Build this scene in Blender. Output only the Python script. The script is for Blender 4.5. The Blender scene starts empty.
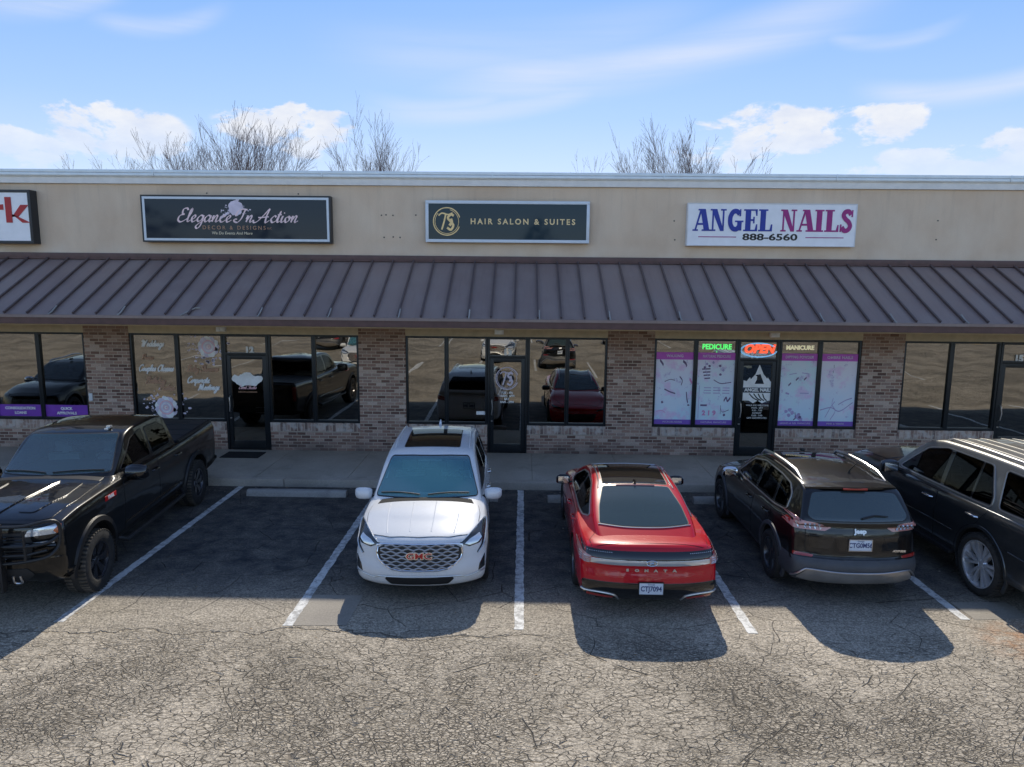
import bpy, bmesh, math, random
from mathutils import Vector, Matrix
from mathutils.bvhtree import BVHTree
from mathutils.geometry import tessellate_polygon
from math import sin, cos, tan, pi, radians, sqrt, atan2
random.seed(7)
C = bpy.context.scene.collection
SUN_EL = 41.9

# ---------------------------------------------------------------- materials
def newmat(name):
    m = bpy.data.materials.new(name); m.use_nodes = True
    nt = m.node_tree; return m, nt, nt.nodes, nt.links, nt.nodes['Principled BSDF']
def setp(b, **k):
    for a, v in k.items():
        a = a.replace('_', ' ')
        if a in b.inputs: b.inputs[a].default_value = v
def rgba(c): return (c[0], c[1], c[2], 1)
def simple(name, col, rough=.6, metal=0., coat=0., var=.12, scale=6., bump=0., bscale=60., spec=.5):
    m, nt, N, L, b = newmat(name)
    setp(b, Roughness=rough, Metallic=metal, Specular_IOR_Level=spec)
    b.inputs['Coat Weight'].default_value = coat
    b.inputs['Coat Roughness'].default_value = .04
    tc = N.new('ShaderNodeTexCoord'); n = N.new('ShaderNodeTexNoise')
    n.inputs['Scale'].default_value = scale; n.inputs['Detail'].default_value = 6
    L.new(tc.outputs['Object'], n.inputs['Vector'])
    r = N.new('ShaderNodeValToRGB')
    r.color_ramp.elements[0].position = .3; r.color_ramp.elements[1].position = .7
    r.color_ramp.elements[0].color = rgba([c*(1-var) for c in col])
    r.color_ramp.elements[1].color = rgba([min(1, c*(1+var)) for c in col])
    L.new(n.outputs['Fac'], r.inputs['Fac']); L.new(r.outputs['Color'], b.inputs['Base Color'])
    if bump:
        n2 = N.new('ShaderNodeTexNoise'); n2.inputs['Scale'].default_value = bscale; n2.inputs['Detail'].default_value = 4
        L.new(tc.outputs['Object'], n2.inputs['Vector'])
        bp = N.new('ShaderNodeBump'); bp.inputs['Strength'].default_value = bump; bp.inputs['Distance'].default_value = .01
        L.new(n2.outputs['Fac'], bp.inputs['Height']); L.new(bp.outputs['Normal'], b.inputs['Normal'])
    return m
def paint(name, col, metal=.0, rough=.35, dirt=.25, dirtcol=(.22, .19, .15)):
    """car paint: flake variation, clear coat, dust that settles low on the panels and on up-facing faces"""
    m, nt, N, L, b = newmat(name)
    setp(b, Metallic=metal)
    b.inputs['Coat Weight'].default_value = 1.0; b.inputs['Coat Roughness'].default_value = .035
    tc = N.new('ShaderNodeTexCoord')
    fl = N.new('ShaderNodeTexNoise'); fl.inputs['Scale'].default_value = 900
    L.new(tc.outputs['Object'], fl.inputs['Vector'])
    mr = N.new('ShaderNodeMapRange'); mr.inputs['From Min'].default_value = .35; mr.inputs['From Max'].default_value = .65
    mr.inputs['To Min'].default_value = .75; mr.inputs['To Max'].default_value = 1.25
    L.new(fl.outputs['Fac'], mr.inputs['Value'])
    mx = N.new('ShaderNodeVectorMath'); mx.operation = 'SCALE'; mx.inputs[0].default_value = col
    L.new(mr.outputs['Result'], mx.inputs['Scale'])
    sp = N.new('ShaderNodeSeparateXYZ'); L.new(tc.outputs['Object'], sp.inputs[0])
    dz = N.new('ShaderNodeMapRange'); dz.inputs['From Min'].default_value = .85; dz.inputs['From Max'].default_value = .3
    dz.inputs['To Min'].default_value = 0; dz.inputs['To Max'].default_value = 1
    L.new(sp.outputs['Z'], dz.inputs['Value'])
    dn = N.new('ShaderNodeTexNoise'); dn.inputs['Scale'].default_value = 5; dn.inputs['Detail'].default_value = 7
    L.new(tc.outputs['Object'], dn.inputs['Vector'])
    ml = N.new('ShaderNodeMath'); ml.operation = 'MULTIPLY'; L.new(dz.outputs[0], ml.inputs[0]); L.new(dn.outputs['Fac'], ml.inputs[1])
    ad = N.new('ShaderNodeMath'); ad.operation = 'MULTIPLY_ADD'; ad.inputs[1].default_value = dirt*1.6
    dn2 = N.new('ShaderNodeMath'); dn2.operation = 'MULTIPLY'; dn2.inputs[1].default_value = dirt*.12
    L.new(dn.outputs['Fac'], dn2.inputs[0]); L.new(ml.outputs[0], ad.inputs[0]); L.new(dn2.outputs[0], ad.inputs[2])
    mc = N.new('ShaderNodeMix'); mc.data_type = 'RGBA'
    L.new(ad.outputs[0], mc.inputs['Factor']); L.new(mx.outputs[0], mc.inputs['A']); mc.inputs['B'].default_value = rgba(dirtcol)
    L.new(mc.outputs['Result'], b.inputs['Base Color'])
    ra = N.new('ShaderNodeMath'); ra.operation = 'MULTIPLY_ADD'; ra.inputs[1].default_value = .5; ra.inputs[2].default_value = rough
    L.new(ad.outputs[0], ra.inputs[0]); L.new(ra.outputs[0], b.inputs['Roughness'])
    cw = N.new('ShaderNodeMath'); cw.operation = 'MULTIPLY_ADD'; cw.inputs[1].default_value = -1.2; cw.inputs[2].default_value = 1.0
    L.new(ad.outputs[0], cw.inputs[0]); L.new(cw.outputs[0], b.inputs['Coat Weight']); b.inputs['Specular IOR Level'].default_value = .15
    # orange peel
    op = N.new('ShaderNodeTexNoise'); op.inputs['Scale'].default_value = 7; op.inputs['Detail'].default_value = 1
    L.new(tc.outputs['Object'], op.inputs['Vector'])
    bp = N.new('ShaderNodeBump'); bp.inputs['Strength'].default_value = .06; bp.inputs['Distance'].default_value = .05
    L.new(op.outputs['Fac'], bp.inputs['Height']); L.new(bp.outputs['Normal'], b.inputs['Coat Normal'])
    return m
def glass(name, tint=.35, refl=.10, rcol=(1, 1, 1), wave=0., tintcol=(.75, .9, .9), fres=True, rough=.0, wscale=1.6, dark=0.0, darkcol=(.01, .012, .015)):
    """window glass: tinted transmission plus a mirror layer; 'wave' bends the mirror image as old shop glass does"""
    m = bpy.data.materials.new(name); m.use_nodes = True; nt = m.node_tree; N = nt.nodes; L = nt.links
    N.clear(); out = N.new('ShaderNodeOutputMaterial')
    tr = N.new('ShaderNodeBsdfTransparent'); tr.inputs[0].default_value = rgba([c*tint for c in tintcol])
    gl = N.new('ShaderNodeBsdfGlossy'); gl.inputs['Roughness'].default_value = rough; gl.inputs['Color'].default_value = rgba(rcol)
    base = tr
    if dark:
        df = N.new('ShaderNodeBsdfDiffuse'); df.inputs[0].default_value = rgba(darkcol)
        mm = N.new('ShaderNodeMixShader'); mm.inputs[0].default_value = dark
        L.new(tr.outputs[0], mm.inputs[1]); L.new(df.outputs[0], mm.inputs[2]); base = mm
    mx = N.new('ShaderNodeMixShader')
    if fres:
        lw = N.new('ShaderNodeFresnel'); lw.inputs['IOR'].default_value = 1.5
        ma = N.new('ShaderNodeMath'); ma.operation = 'ADD'; ma.use_clamp = True; ma.inputs[1].default_value = refl
        L.new(lw.outputs[0], ma.inputs[0]); L.new(ma.outputs[0], mx.inputs[0])
    else: mx.inputs[0].default_value = refl
    L.new(base.outputs[0], mx.inputs[1]); L.new(gl.outputs[0], mx.inputs[2]); L.new(mx.outputs[0], out.inputs[0])
    if wave:
        tc = N.new('ShaderNodeTexCoord'); n = N.new('ShaderNodeTexNoise'); n.inputs['Scale'].default_value = wscale; n.inputs['Detail'].default_value = 1
        L.new(tc.outputs['Object'], n.inputs['Vector'])
        bp = N.new('ShaderNodeBump'); bp.inputs['Strength'].default_value = wave; bp.inputs['Distance'].default_value = .05
        L.new(n.outputs['Fac'], bp.inputs['Height']); L.new(bp.outputs['Normal'], gl.inputs['Normal'])
    return m
def emis(name, col, s):
    m, nt, N, L, b = newmat(name); setp(b, Base_Color=rgba(col), Roughness=.4)
    b.inputs['Emission Color'].default_value = rgba(col); b.inputs['Emission Strength'].default_value = s; return m

def mnode(N, L, op, a, b_=None, c=None, clamp=False):
    n = N.new('ShaderNodeMath'); n.operation = op; n.use_clamp = clamp
    for i, v in enumerate((a, b_, c)):
        if v is None: continue
        if isinstance(v, (int, float)): n.inputs[i].default_value = v
        else: L.new(v, n.inputs[i])
    return n.outputs[0]
def noise(N, L, vec, scale, detail=4, rough=.5, dim='3D'):
    n = N.new('ShaderNodeTexNoise'); n.noise_dimensions = dim
    n.inputs['Scale'].default_value = scale; n.inputs['Detail'].default_value = detail; n.inputs['Roughness'].default_value = rough
    L.new(vec, n.inputs['Vector']); return n
def mrange(N, L, v, a, b_, c=0., d=1., smooth=False):
    n = N.new('ShaderNodeMapRange'); n.interpolation_type = 'SMOOTHSTEP' if smooth else 'LINEAR'
    for i, x in zip(('From Min', 'From Max', 'To Min', 'To Max'), (a, b_, c, d)): n.inputs[i].default_value = x
    L.new(v, n.inputs['Value']); return n.outputs[0]
def cmix(N, L, f, a, b_, mode='MIX'):
    n = N.new('ShaderNodeMix'); n.data_type = 'RGBA'; n.blend_type = mode
    for s, v in (('Factor', f), ('A', a), ('B', b_)):
        if isinstance(v, (int, float)): n.inputs[s].default_value = v
        elif isinstance(v, tuple): n.inputs[s].default_value = rgba(v)
        else: L.new(v, n.inputs[s])
    return n.outputs['Result']

def asphalt_mat():
    m, nt, N, L, b = newmat('asphalt')
    setp(b, Roughness=.85, Specular_IOR_Level=.3)
    tc = N.new('ShaderNodeTexCoord'); P = tc.outputs['Object']
    sp = N.new('ShaderNodeSeparateXYZ'); L.new(P, sp.inputs[0])
    wv = N.new('ShaderNodeVectorMath'); wv.operation = 'MULTIPLY_ADD'; wv.inputs[1].default_value = (.25, .12, .0)
    wn = noise(N, L, P, 1.6, 2); L.new(wn.outputs['Color'], wv.inputs[0]); L.new(P, wv.inputs[2])
    # alligator cracks, stretched across the lane
    mp = N.new('ShaderNodeMapping'); mp.inputs['Scale'].default_value = (.62, 1.25, 1); L.new(wv.outputs[0], mp.inputs[0])
    def cracks(scale, width):
        v = N.new('ShaderNodeTexVoronoi'); v.feature = 'DISTANCE_TO_EDGE'; v.inputs['Scale'].default_value = scale
        L.new(mp.outputs[0], v.inputs['Vector'])
        return mrange(N, L, v.outputs['Distance'], 0, width, 1, 0)
    c1 = cracks(16., .062); c2 = cracks(4.6, .013); c3 = cracks(28, .10)
    wide = noise(N, L, P, .55, 3).outputs['Fac']
    brk = noise(N, L, P, 4.5, 3).outputs['Fac']
    lane = mrange(N, L, sp.outputs['Y'], -7.4, -8.9, 0, 1, True)
    lane_far = mrange(N, L, sp.outputs['Y'], -10.2, -11.4, 1, .55, True)
    a1 = mnode(N, L, 'MULTIPLY', mrange(N, L, wide, .34, .56, .5, .95), mrange(N, L, brk, .36, .52, 0.1, 1))
    a1 = mnode(N, L, 'MULTIPLY', a1, mnode(N, L, 'MULTIPLY', lane, lane_far))
    k1 = mnode(N, L, 'MULTIPLY', c1, a1)
    k2 = mnode(N, L, 'MULTIPLY', mnode(N, L, 'MULTIPLY', c2, mrange(N, L, lane, 0, 1, .25, .8)), mrange(N, L, brk, .4, .5, 0, 1))
    k3 = mnode(N, L, 'MULTIPLY', mnode(N, L, 'MULTIPLY', c3, mrange(N, L, wide, .45, .6, 0, .65)), lane)
    crack = mnode(N, L, 'MAXIMUM', k1, mnode(N, L, 'MAXIMUM', k2, k3), clamp=True)
    # long wandering seam along the ends of the stalls
    sn = noise(N, L, P, 1.1, 5, .6).outputs['Fac']
    sy = mnode(N, L, 'ADD', sp.outputs['Y'], mnode(N, L, 'MULTIPLY', sn, 1.1))
    seam = mrange(N, L, mnode(N, L, 'ABSOLUTE', mnode(N, L, 'ADD', sy, 7.48)), 0, .022, .85, 0)
    seam = mnode(N, L, 'MULTIPLY', seam, mrange(N, L, mnode(N, L, 'ABSOLUTE', mnode(N, L, 'ADD', sp.outputs['X'], 3.)), 3.2, 3.6, 1, 0))
    crack = mnode(N, L, 'MAXIMUM', crack, seam)
    c4 = mnode(N, L, 'MULTIPLY', cracks(1.25, .0042), mrange(N, L, brk, .38, .46, 0, .95)); crack = mnode(N, L, 'MAXIMUM', crack, c4)
    # aggregate
    ag = N.new('ShaderNodeTexVoronoi'); ag.inputs['Scale'].default_value = 62; L.new(P, ag.inputs['Vector'])
    agc = N.new('ShaderNodeSeparateColor'); L.new(ag.outputs['Color'], agc.inputs[0])
    agm = mrange(N, L, agc.outputs[0], 0, 1, .6, 1.42)
    fine = mrange(N, L, noise(N, L, P, 26, 5, .7).outputs['Fac'], .3, .7, .74, 1.26)
    big = noise(N, L, P, .33, 5, .55).outputs['Fac']
    mid = noise(N, L, P, 1.7, 4, .6).outputs['Fac']
    ramp = N.new('ShaderNodeValToRGB'); e = ramp.color_ramp.elements
    e[0].position = .33; e[0].color = (.31, .27, .21, 1); e[1].position = .68; e[1].color = (.47, .41, .325, 1)
    L.new(mnode(N, L, 'ADD', mnode(N, L, 'MULTIPLY', big, .6), mnode(N, L, 'MULTIPLY', mid, .4)), ramp.inputs[0])
    col = cmix(N, L, 1., ramp.outputs[0], mnode(N, L, 'MULTIPLY', agm, fine), 'MULTIPLY')
    # the building's shade over the stalls, darkened into the colour; oil where engines stand
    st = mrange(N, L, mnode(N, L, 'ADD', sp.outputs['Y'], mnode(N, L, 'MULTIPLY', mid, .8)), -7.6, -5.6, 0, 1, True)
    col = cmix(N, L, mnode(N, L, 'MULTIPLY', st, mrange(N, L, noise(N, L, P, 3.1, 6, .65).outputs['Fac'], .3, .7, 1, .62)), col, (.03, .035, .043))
    oil = mrange(N, L, noise(N, L, P, .8, 3).outputs['Fac'], .58, .72, 0, .45)
    col = cmix(N, L, mnode(N, L, 'MULTIPLY', oil, st), col, (.03, .03, .032))
    scf = mrange(N, L, noise(N, L, P, 6, 8, .75).outputs['Fac'], .60, .72, 0, .3)
    col = cmix(N, L, mnode(N, L, 'MULTIPLY', scf, st), col, (.16, .16, .16))
    # rust coloured gravel at the end of a painted line
    dx = mnode(N, L, 'SUBTRACT', sp.outputs['X'], 5.95); dy = mnode(N, L, 'SUBTRACT', sp.outputs['Y'], -8.0)
    rr = mnode(N, L, 'SQRT', mnode(N, L, 'ADD', mnode(N, L, 'MULTIPLY', dx, dx), mnode(N, L, 'MULTIPLY', mnode(N, L, 'MULTIPLY', dy, dy), 1.3)))
    rm = mnode(N, L, 'MULTIPLY', mrange(N, L, rr, .15, .85, 1, 0, True), mrange(N, L, noise(N, L, P, 5, 6, .7).outputs['Fac'], .4, .6, 0, 1))
    col = cmix(N, L, mnode(N, L, 'MULTIPLY', rm, .75), col, (.42, .2, .085))
    col = cmix(N, L, mnode(N, L, 'MULTIPLY', crack, .88), col, (.05, .042, .035))
    L.new(col, b.inputs['Base Color'])
    h = mnode(N, L, 'ADD', mnode(N, L, 'MULTIPLY', agc.outputs[0], .35), mnode(N, L, 'MULTIPLY', crack, -1.6))
    h = mnode(N, L, 'ADD', h, mnode(N, L, 'MULTIPLY', fine, .4))
    bp = N.new('ShaderNodeBump'); bp.inputs['Strength'].default_value = 1.; bp.inputs['Distance'].default_value = .02
    L.new(h, bp.inputs['Height']); L.new(bp.outputs['Normal'], b.inputs['Normal'])
    return m

def line_mat():
    m, nt, N, L, b = newmat('worn_line_paint'); setp(b, Roughness=.7)
    tc = N.new('ShaderNodeTexCoord'); P = tc.outputs['Object']
    w = noise(N, L, P, 9, 8, .75).outputs['Fac']; w2 = noise(N, L, P, .9, 3).outputs['Fac']
    wear = mrange(N, L, mnode(N, L, 'ADD', w, mnode(N, L, 'MULTIPLY', w2, .35)), .63, .78, 0, 1)
    g = noise(N, L, P, 60, 4).outputs['Fac']
    pc = cmix(N, L, g, (.55, .55, .53), (.78, .78, .75))
    col = cmix(N, L, mnode(N, L, 'MULTIPLY', wear, .72), pc, (.16, .155, .15)); L.new(col, b.inputs['Base Color'])
    return m

def brick_mat(vertical=False):
    m, nt, N, L, b = newmat('brick_rowlock' if vertical else 'brick'); setp(b, Roughness=.85, Specular_IOR_Level=.25)
    tc = N.new('ShaderNodeTexCoord'); sp = N.new('ShaderNodeSeparateXYZ'); L.new(tc.outputs['Object'], sp.inputs[0])
    cb = N.new('ShaderNodeCombineXYZ')
    L.new(mnode(N, L, 'ADD', sp.outputs['X'], sp.outputs['Y']), cb.inputs[0]); L.new(sp.outputs['Z'], cb.inputs[1])
    bt = N.new('ShaderNodeTexBrick'); L.new(cb.outputs[0], bt.inputs['Vector'])
    if vertical:
        mp = N.new('ShaderNodeMapping'); L.new(cb.outputs[0], mp.inputs[0]); mp.inputs['Location'].default_value = (0, -.595, 0)
        L.new(mp.outputs[0], bt.inputs['Vector'])
        bt.inputs['Brick Width'].default_value = .08; bt.inputs['Row Height'].default_value = .21; bt.offset = 0
    else:
        bt.inputs['Brick Width'].default_value = .205; bt.inputs['Row Height'].default_value = .0722
    bt.inputs['Scale'].default_value = 1
    bt.inputs['Mortar Size'].default_value = .0075; bt.inputs['Mortar Smooth'].default_value = .15; bt.inputs['Bias'].default_value = -.1
    bt.inputs['Color1'].default_value = (.0, .0, .0, 1); bt.inputs['Color2'].default_value = (1, 1, 1, 1); bt.inputs['Mortar'].default_value = (.5, .5, .5, 1)
    # per-brick tone
    rp = N.new('ShaderNodeValToRGB'); e = rp.color_ramp.elements
    e[0].position = 0; e[0].color = (.17, .10, .08, 1); e[1].position = 1; e[1].color = (.68, .55, .47, 1)
    for p, c in ((.25, (.32, .19, .145)), (.45, (.42, .27, .205)), (.62, (.34, .235, .195)), (.8, (.52, .37, .29))):
        x = e.new(p); x.color = rgba(c)
    L.new(bt.outputs['Color'], rp.inputs[0])
    gr = noise(N, L, tc.outputs['Object'], 45, 4, .7).outputs['Fac']
    bc = cmix(N, L, 1., rp.outputs[0], mrange(N, L, gr, .3, .7, .75, 1.25), 'MULTIPLY')
    mt = cmix(N, L, gr, (.50, .41, .32), (.68, .57, .46))
    if vertical: bc = cmix(N, L, mrange(N, L, noise(N, L, tc.outputs['Object'], 7, 3).outputs['Fac'], .45, .6, .1, .7), bc, (.66, .6, .54))
    col = cmix(N, L, bt.outputs['Fac'], bc, mt)
    # warm near the eaves, grimy at the ground
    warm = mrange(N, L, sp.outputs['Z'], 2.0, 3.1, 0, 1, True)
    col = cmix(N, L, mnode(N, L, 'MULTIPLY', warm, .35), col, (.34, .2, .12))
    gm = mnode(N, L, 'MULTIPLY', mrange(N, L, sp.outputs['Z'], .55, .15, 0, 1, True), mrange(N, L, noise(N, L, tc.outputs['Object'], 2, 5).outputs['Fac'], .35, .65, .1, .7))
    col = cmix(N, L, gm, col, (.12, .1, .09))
    L.new(col, b.inputs['Base Color'])
    bp = N.new('ShaderNodeBump'); bp.inputs['Strength'].default_value = .8; bp.inputs['Distance'].default_value = .012; bp.invert = True
    L.new(bt.outputs['Fac'], bp.inputs['Height']); L.new(bp.outputs['Normal'], b.inputs['Normal'])
    return m

def stucco_mat():
    m, nt, N, L, b = newmat('stucco'); setp(b, Roughness=.9, Specular_IOR_Level=.2)
    tc = N.new('ShaderNodeTexCoord'); P = tc.outputs['Object']
    mp = N.new('ShaderNodeMapping'); mp.inputs['Scale'].default_value = (.8, 1, .35); L.new(P, mp.inputs[0])
    st = noise(N, L, mp.outputs[0], 1.3, 6, .6).outputs['Fac']
    bl = noise(N, L, P, .7, 5, .6).outputs['Fac']; gr = noise(N, L, P, 70, 3).outputs['Fac']
    sp = N.new('ShaderNodeSeparateXYZ'); L.new(P, sp.inputs[0])
    c = cmix(N, L, mrange(N, L, st, .35, .65), (.65, .50, .36), (.76, .60, .44))
    c = cmix(N, L, mnode(N, L, 'MULTIPLY', mrange(N, L, bl, .42, .66), .4), c, (.80, .70, .56))
    c = cmix(N, L, 1., c, mrange(N, L, gr, .3, .7, .93, 1.07), 'MULTIPLY')
    # rain streaks below the coping
    dr = N.new('ShaderNodeMapping'); dr.inputs['Scale'].default_value = (2.6, 1, .16); L.new(P, dr.inputs[0])
    dn = noise(N, L, dr.outputs[0], 2, 5, .7).outputs['Fac']
    f = mnode(N, L, 'MULTIPLY', mrange(N, L, dn, .54, .75, 0, .3), mrange(N, L, sp.outputs['Z'], 4.9, 6.1, .15, 1))
    c = cmix(N, L, f, c, (.26, .21, .16))
    # splash zone above the canopy
    f2 = mnode(N, L, 'MULTIPLY', mrange(N, L, sp.outputs['Z'], 4.85, 4.5, 0, .55), mrange(N, L, noise(N, L, P, 1.5, 5).outputs['Fac'], .4, .65))
    c = cmix(N, L, f2, c, (.82, .74, .62))
    L.new(c, b.inputs['Base Color'])
    bp = N.new('ShaderNodeBump'); bp.inputs['Strength'].default_value = .35; bp.inputs['Distance'].default_value = .006
    L.new(gr, bp.inputs['Height']); L.new(bp.outputs['Normal'], b.inputs['Normal'])
    return m

def concrete_mat(name, c0, c1, joints=0.):
    m, nt, N, L, b = newmat(name); setp(b, Roughness=.85, Specular_IOR_Level=.3)
    tc = N.new('ShaderNodeTexCoord'); P = tc.outputs['Object']
    bl = noise(N, L, P, 1.1, 6, .6).outputs['Fac']; gr = noise(N, L, P, 45, 5, .7).outputs['Fac']
    c = cmix(N, L, mrange(N, L, bl, .35, .65), c0, c1)
    c = cmix(N, L, 1., c, mrange(N, L, gr, .3, .7, .82, 1.18), 'MULTIPLY')
    st = mrange(N, L, noise(N, L, P, 2.7, 6, .7).outputs['Fac'], .55, .7, 0, .35)
    c = cmix(N, L, st, c, tuple(x*.5 for x in c0))
    L.new(c, b.inputs['Base Color'])
    bp = N.new('ShaderNodeBump'); bp.inputs['Strength'].default_value = .4; bp.inputs['Distance'].default_value = .006
    L.new(gr, bp.inputs['Height']); L.new(bp.outputs['Normal'], b.inputs['Normal'])
    return m

def metal_roof_mat():
    m, nt, N, L, b = newmat('brown_metal'); setp(b, Roughness=.5, Metallic=.0, Specular_IOR_Level=.5)
    tc = N.new('ShaderNodeTexCoord'); P = tc.outputs['Object']
    sp = N.new('ShaderNodeSeparateXYZ'); L.new(P, sp.inputs[0])
    pan = mnode(N, L, 'FLOOR', mnode(N, L, 'DIVIDE', mnode(N, L, 'SUBTRACT', sp.outputs['X'], .288), .4477))
    wn = N.new('ShaderNodeTexWhiteNoise'); wn.noise_dimensions = '1D'; L.new(pan, wn.inputs['W'])
    c = cmix(N, L, wn.outputs['Value'], (.245, .178, .158), (.28, .205, .18))
    bl = noise(N, L, P, 1.6, 6, .65).outputs['Fac']
    c = cmix(N, L, mrange(N, L, bl, .42, .66, 0, .6), c, (.31, .245, .215))
    mp = N.new('ShaderNodeMapping'); mp.inputs['Scale'].default_value = (9, .6, 1); L.new(P, mp.inputs[0])
    c = cmix(N, L, mrange(N, L, noise(N, L, mp.outputs[0], 2, 5).outputs['Fac'], .5, .75, 0, .22), c, (.15, .105, .10))
    L.new(c, b.inputs['Base Color'])
    L.new(mrange(N, L, bl, .3, .7, .38, .6), b.inputs['Roughness'])
    return m

M = {}
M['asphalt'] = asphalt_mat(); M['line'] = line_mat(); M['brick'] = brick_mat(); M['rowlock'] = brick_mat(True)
M['stucco'] = stucco_mat(); M['metalroof'] = metal_roof_mat()
M['walk'] = concrete_mat('sidewalk_concrete', (.40, .365, .305), (.50, .46, .39))
M['curb'] = concrete_mat('curb_concrete', (.4, .36, .3), (.52, .47, .4))
M['stop'] = concrete_mat('wheel_stop_concrete', (.3, .29, .27), (.42, .4, .37))
M['patch'] = concrete_mat('patch_asphalt', (.26, .235, .2), (.33, .3, .25))
M['tanpaint'] = simple('tan_trim_paint', (.6, .48, .31), .7, bump=.1)
M['cap'] = simple('coping_metal', (.66, .73, .78), .35, .3, var=.06)
M['cap2'] = simple('coping_lower', (.82, .81, .77), .5, 0, var=.06)
M['gutter'] = simple('gutter_brown', (.095, .045, .043), .4, var=.2)
M['bronze'] = simple('dark_bronze_frame', (.016, .02, .024), .35, .3)
M['darkframe'] = simple('black_sign_frame', (.02, .024, .03), .4)
M['white'] = simple('white_metal', (.72, .74, .76), .5, var=.05)
M['signwhite'] = simple('sign_white', (.86, .88, .92), .35, var=.04, coat=.2)
M['bluepaint'] = simple('sign_blue', (.003, .028, .33), .4)
M['magenta'] = simple('sign_magenta', (.33, .006, .19), .4)
M['black'] = simple('black_plastic', (.012, .012, .013), .5, bump=.1)
M['blackgloss'] = simple('black_gloss', (.006, .006, .007), .12, coat=.6)
M['rubber'] = simple('tyre_rubber', (.022, .021, .02), .8, bump=.5, bscale=90, scale=14, var=.4)
M['rubberdirt'] = simple('tyre_dusty', (.075, .065, .052), .9, bump=.5, bscale=60, scale=7, var=.7)
M['chrome'] = simple('chrome', (.78, .78, .8), .1, 1., var=.02)
M['satin'] = simple('satin_silver', (.55, .55, .56), .28, .9, var=.05)
M['alloy_dark'] = simple('alloy_dark', (.12, .12, .13), .3, .8)
M['alloy_black'] = simple('alloy_black', (.10, .10, .11), .22, .8, coat=.5)
M['well'] = simple('wheel_well', (.008, .008, .008), .9)
M['grey_clad'] = simple('grey_cladding', (.06, .063, .07), .5, bump=.15, bscale=300)
M['skid'] = simple('skid_silver', (.33, .31, .29), .35, .6)
M['cabin'] = simple('cabin_dark', (.06, .062, .065), .9)
M['seat'] = simple('seat_light', (.5, .48, .44), .8)
M['seatdark'] = simple('seat_dark', (.05, .05, .052), .8)
M['bright_alloy'] = simple('bright_alloy', (.82, .82, .84), .28, .65, coat=.5)
M['grille_metal'] = simple('grille_metal', (.5, .46, .42), .35, .8)
M['red_lens'] = simple('red_lens', (.32, .02, .015), .12, coat=1.)
M['pink_lens'] = simple('pale_red_lens', (.5, .22, .2), .15, coat=1.)
M['clear_lens'] = simple('clear_lens', (.62, .66, .7), .08, .5, coat=1.)
M['amber'] = simple('amber_lens', (.6, .12, .02), .2, coat=.8)
M['lamp_dark'] = simple('lamp_housing', (.03, .035, .04), .15, .3, coat=1.)
M['plate'] = simple('licence_plate', (.62, .68, .76), .35, var=.06)
M['platetext'] = simple('plate_ink', (.03, .05, .16), .5)
M['redbadge'] = simple('badge_red', (.45, .006, .006), .3, coat=.5)
M['p_black'] = paint('paint_black', (.003, .0032, .0036), .0, .3, .04, (.12,.10,.08))
M['p_jeep'] = paint('paint_black_sparkle', (.004, .004, .005), .0, .3, .06)
M['p_white'] = paint('paint_white', (.68, .69, .70), .0, .35, .05)
M['p_red'] = paint('paint_red', (.47, .001, .012), .0, .3, .0, (.2,.05,.05))
M['p_grey'] = paint('paint_iridium', (.075, .08, .085), .75, .3, .10)
M['p_greyroof'] = paint('paint_sunlit_roof', (.24, .235, .22), .6, .4, .10)  # paler than the body: sunlight and sky reflection put into the colour
M['p_silver'] = paint('paint_silver', (.42, .43, .44), .7, .35, .05)
M['wind'] = glass('windscreen_glass', .85, .05, tintcol=(.75, .97, 1.), dark=.2, darkcol=(.14, .26, .31))  # diffuse share puts a pale reflection into the glass colour
M['wind_teal'] = glass('windscreen_teal', .9, .07, tintcol=(.72, .97, 1.), dark=.30, darkcol=(.16, .5, .62))  # teal diffuse share: brighter sky reflection put into the glass colour
M['tint'] = glass('tinted_glass', .07, .0, rcol=(.5, .5, .52), tintcol=(.8, .8, .8))
M['tint_back'] = glass('tinted_rear_glass', .22, .05, dark=.6, darkcol=(.06, .095, .10))
M['pano'] = glass('roof_glass', .05, .04, dark=.75, darkcol=(.03, .025, .02))
M['shop'] = glass('shop_glass', .3, .29, rcol=(1., .95, .84), wave=.05, fres=False, tintcol=(.8, .82, .85))
M['sign_face_dark'] = glass('sign_face_dark', 0., .022, rcol=(.9, .95, 1), wave=.0, rough=.05, fres=False, dark=1., darkcol=(.006, .015, .033))
M['sign_face_teal'] = glass('sign_face_teal', 0., .022, rcol=(.9, .95, 1), wave=.0, rough=.05, fres=False, dark=1., darkcol=(.004, .024, .043))
M['room'] = simple('room_wall', (.2, .18, .16), .9)
M['pinkfoil'] = simple('script_pink', (.85, .52, .55), .35)
M['script'] = simple('script_rose', (.9, .68, .7), .35)
M['goldletter'] = simple('gold_letter', (.86, .66, .34), .45)
M['gold'] = simple('gold_foil', (.7, .52, .26), .35, .4)
M['cream'] = simple('cream_letter', (.85, .76, .55), .5)
M['vinylwhite'] = simple('white_vinyl', (.95, .93, .88), .6)
M['vinylpink'] = simple('pink_vinyl', (.74, .66, .76), .6)
M['vinylbronze'] = simple('copper_vinyl', (.5, .28, .17), .5)
M['purple'] = simple('purple_vinyl', (.22, .05, .45), .5)
M['signred'] = simple('sign_red', (.45, .012, .02), .4)
M['mat_rubber'] = simple('door_mat', (.014, .015, .018), .95, bump=.5)
M['twig'] = simple('bare_bark', (.12, .105, .115), .9)
M['soil'] = simple('dry_ground', (.36, .28, .17), .95, scale=.4, var=.3)

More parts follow.
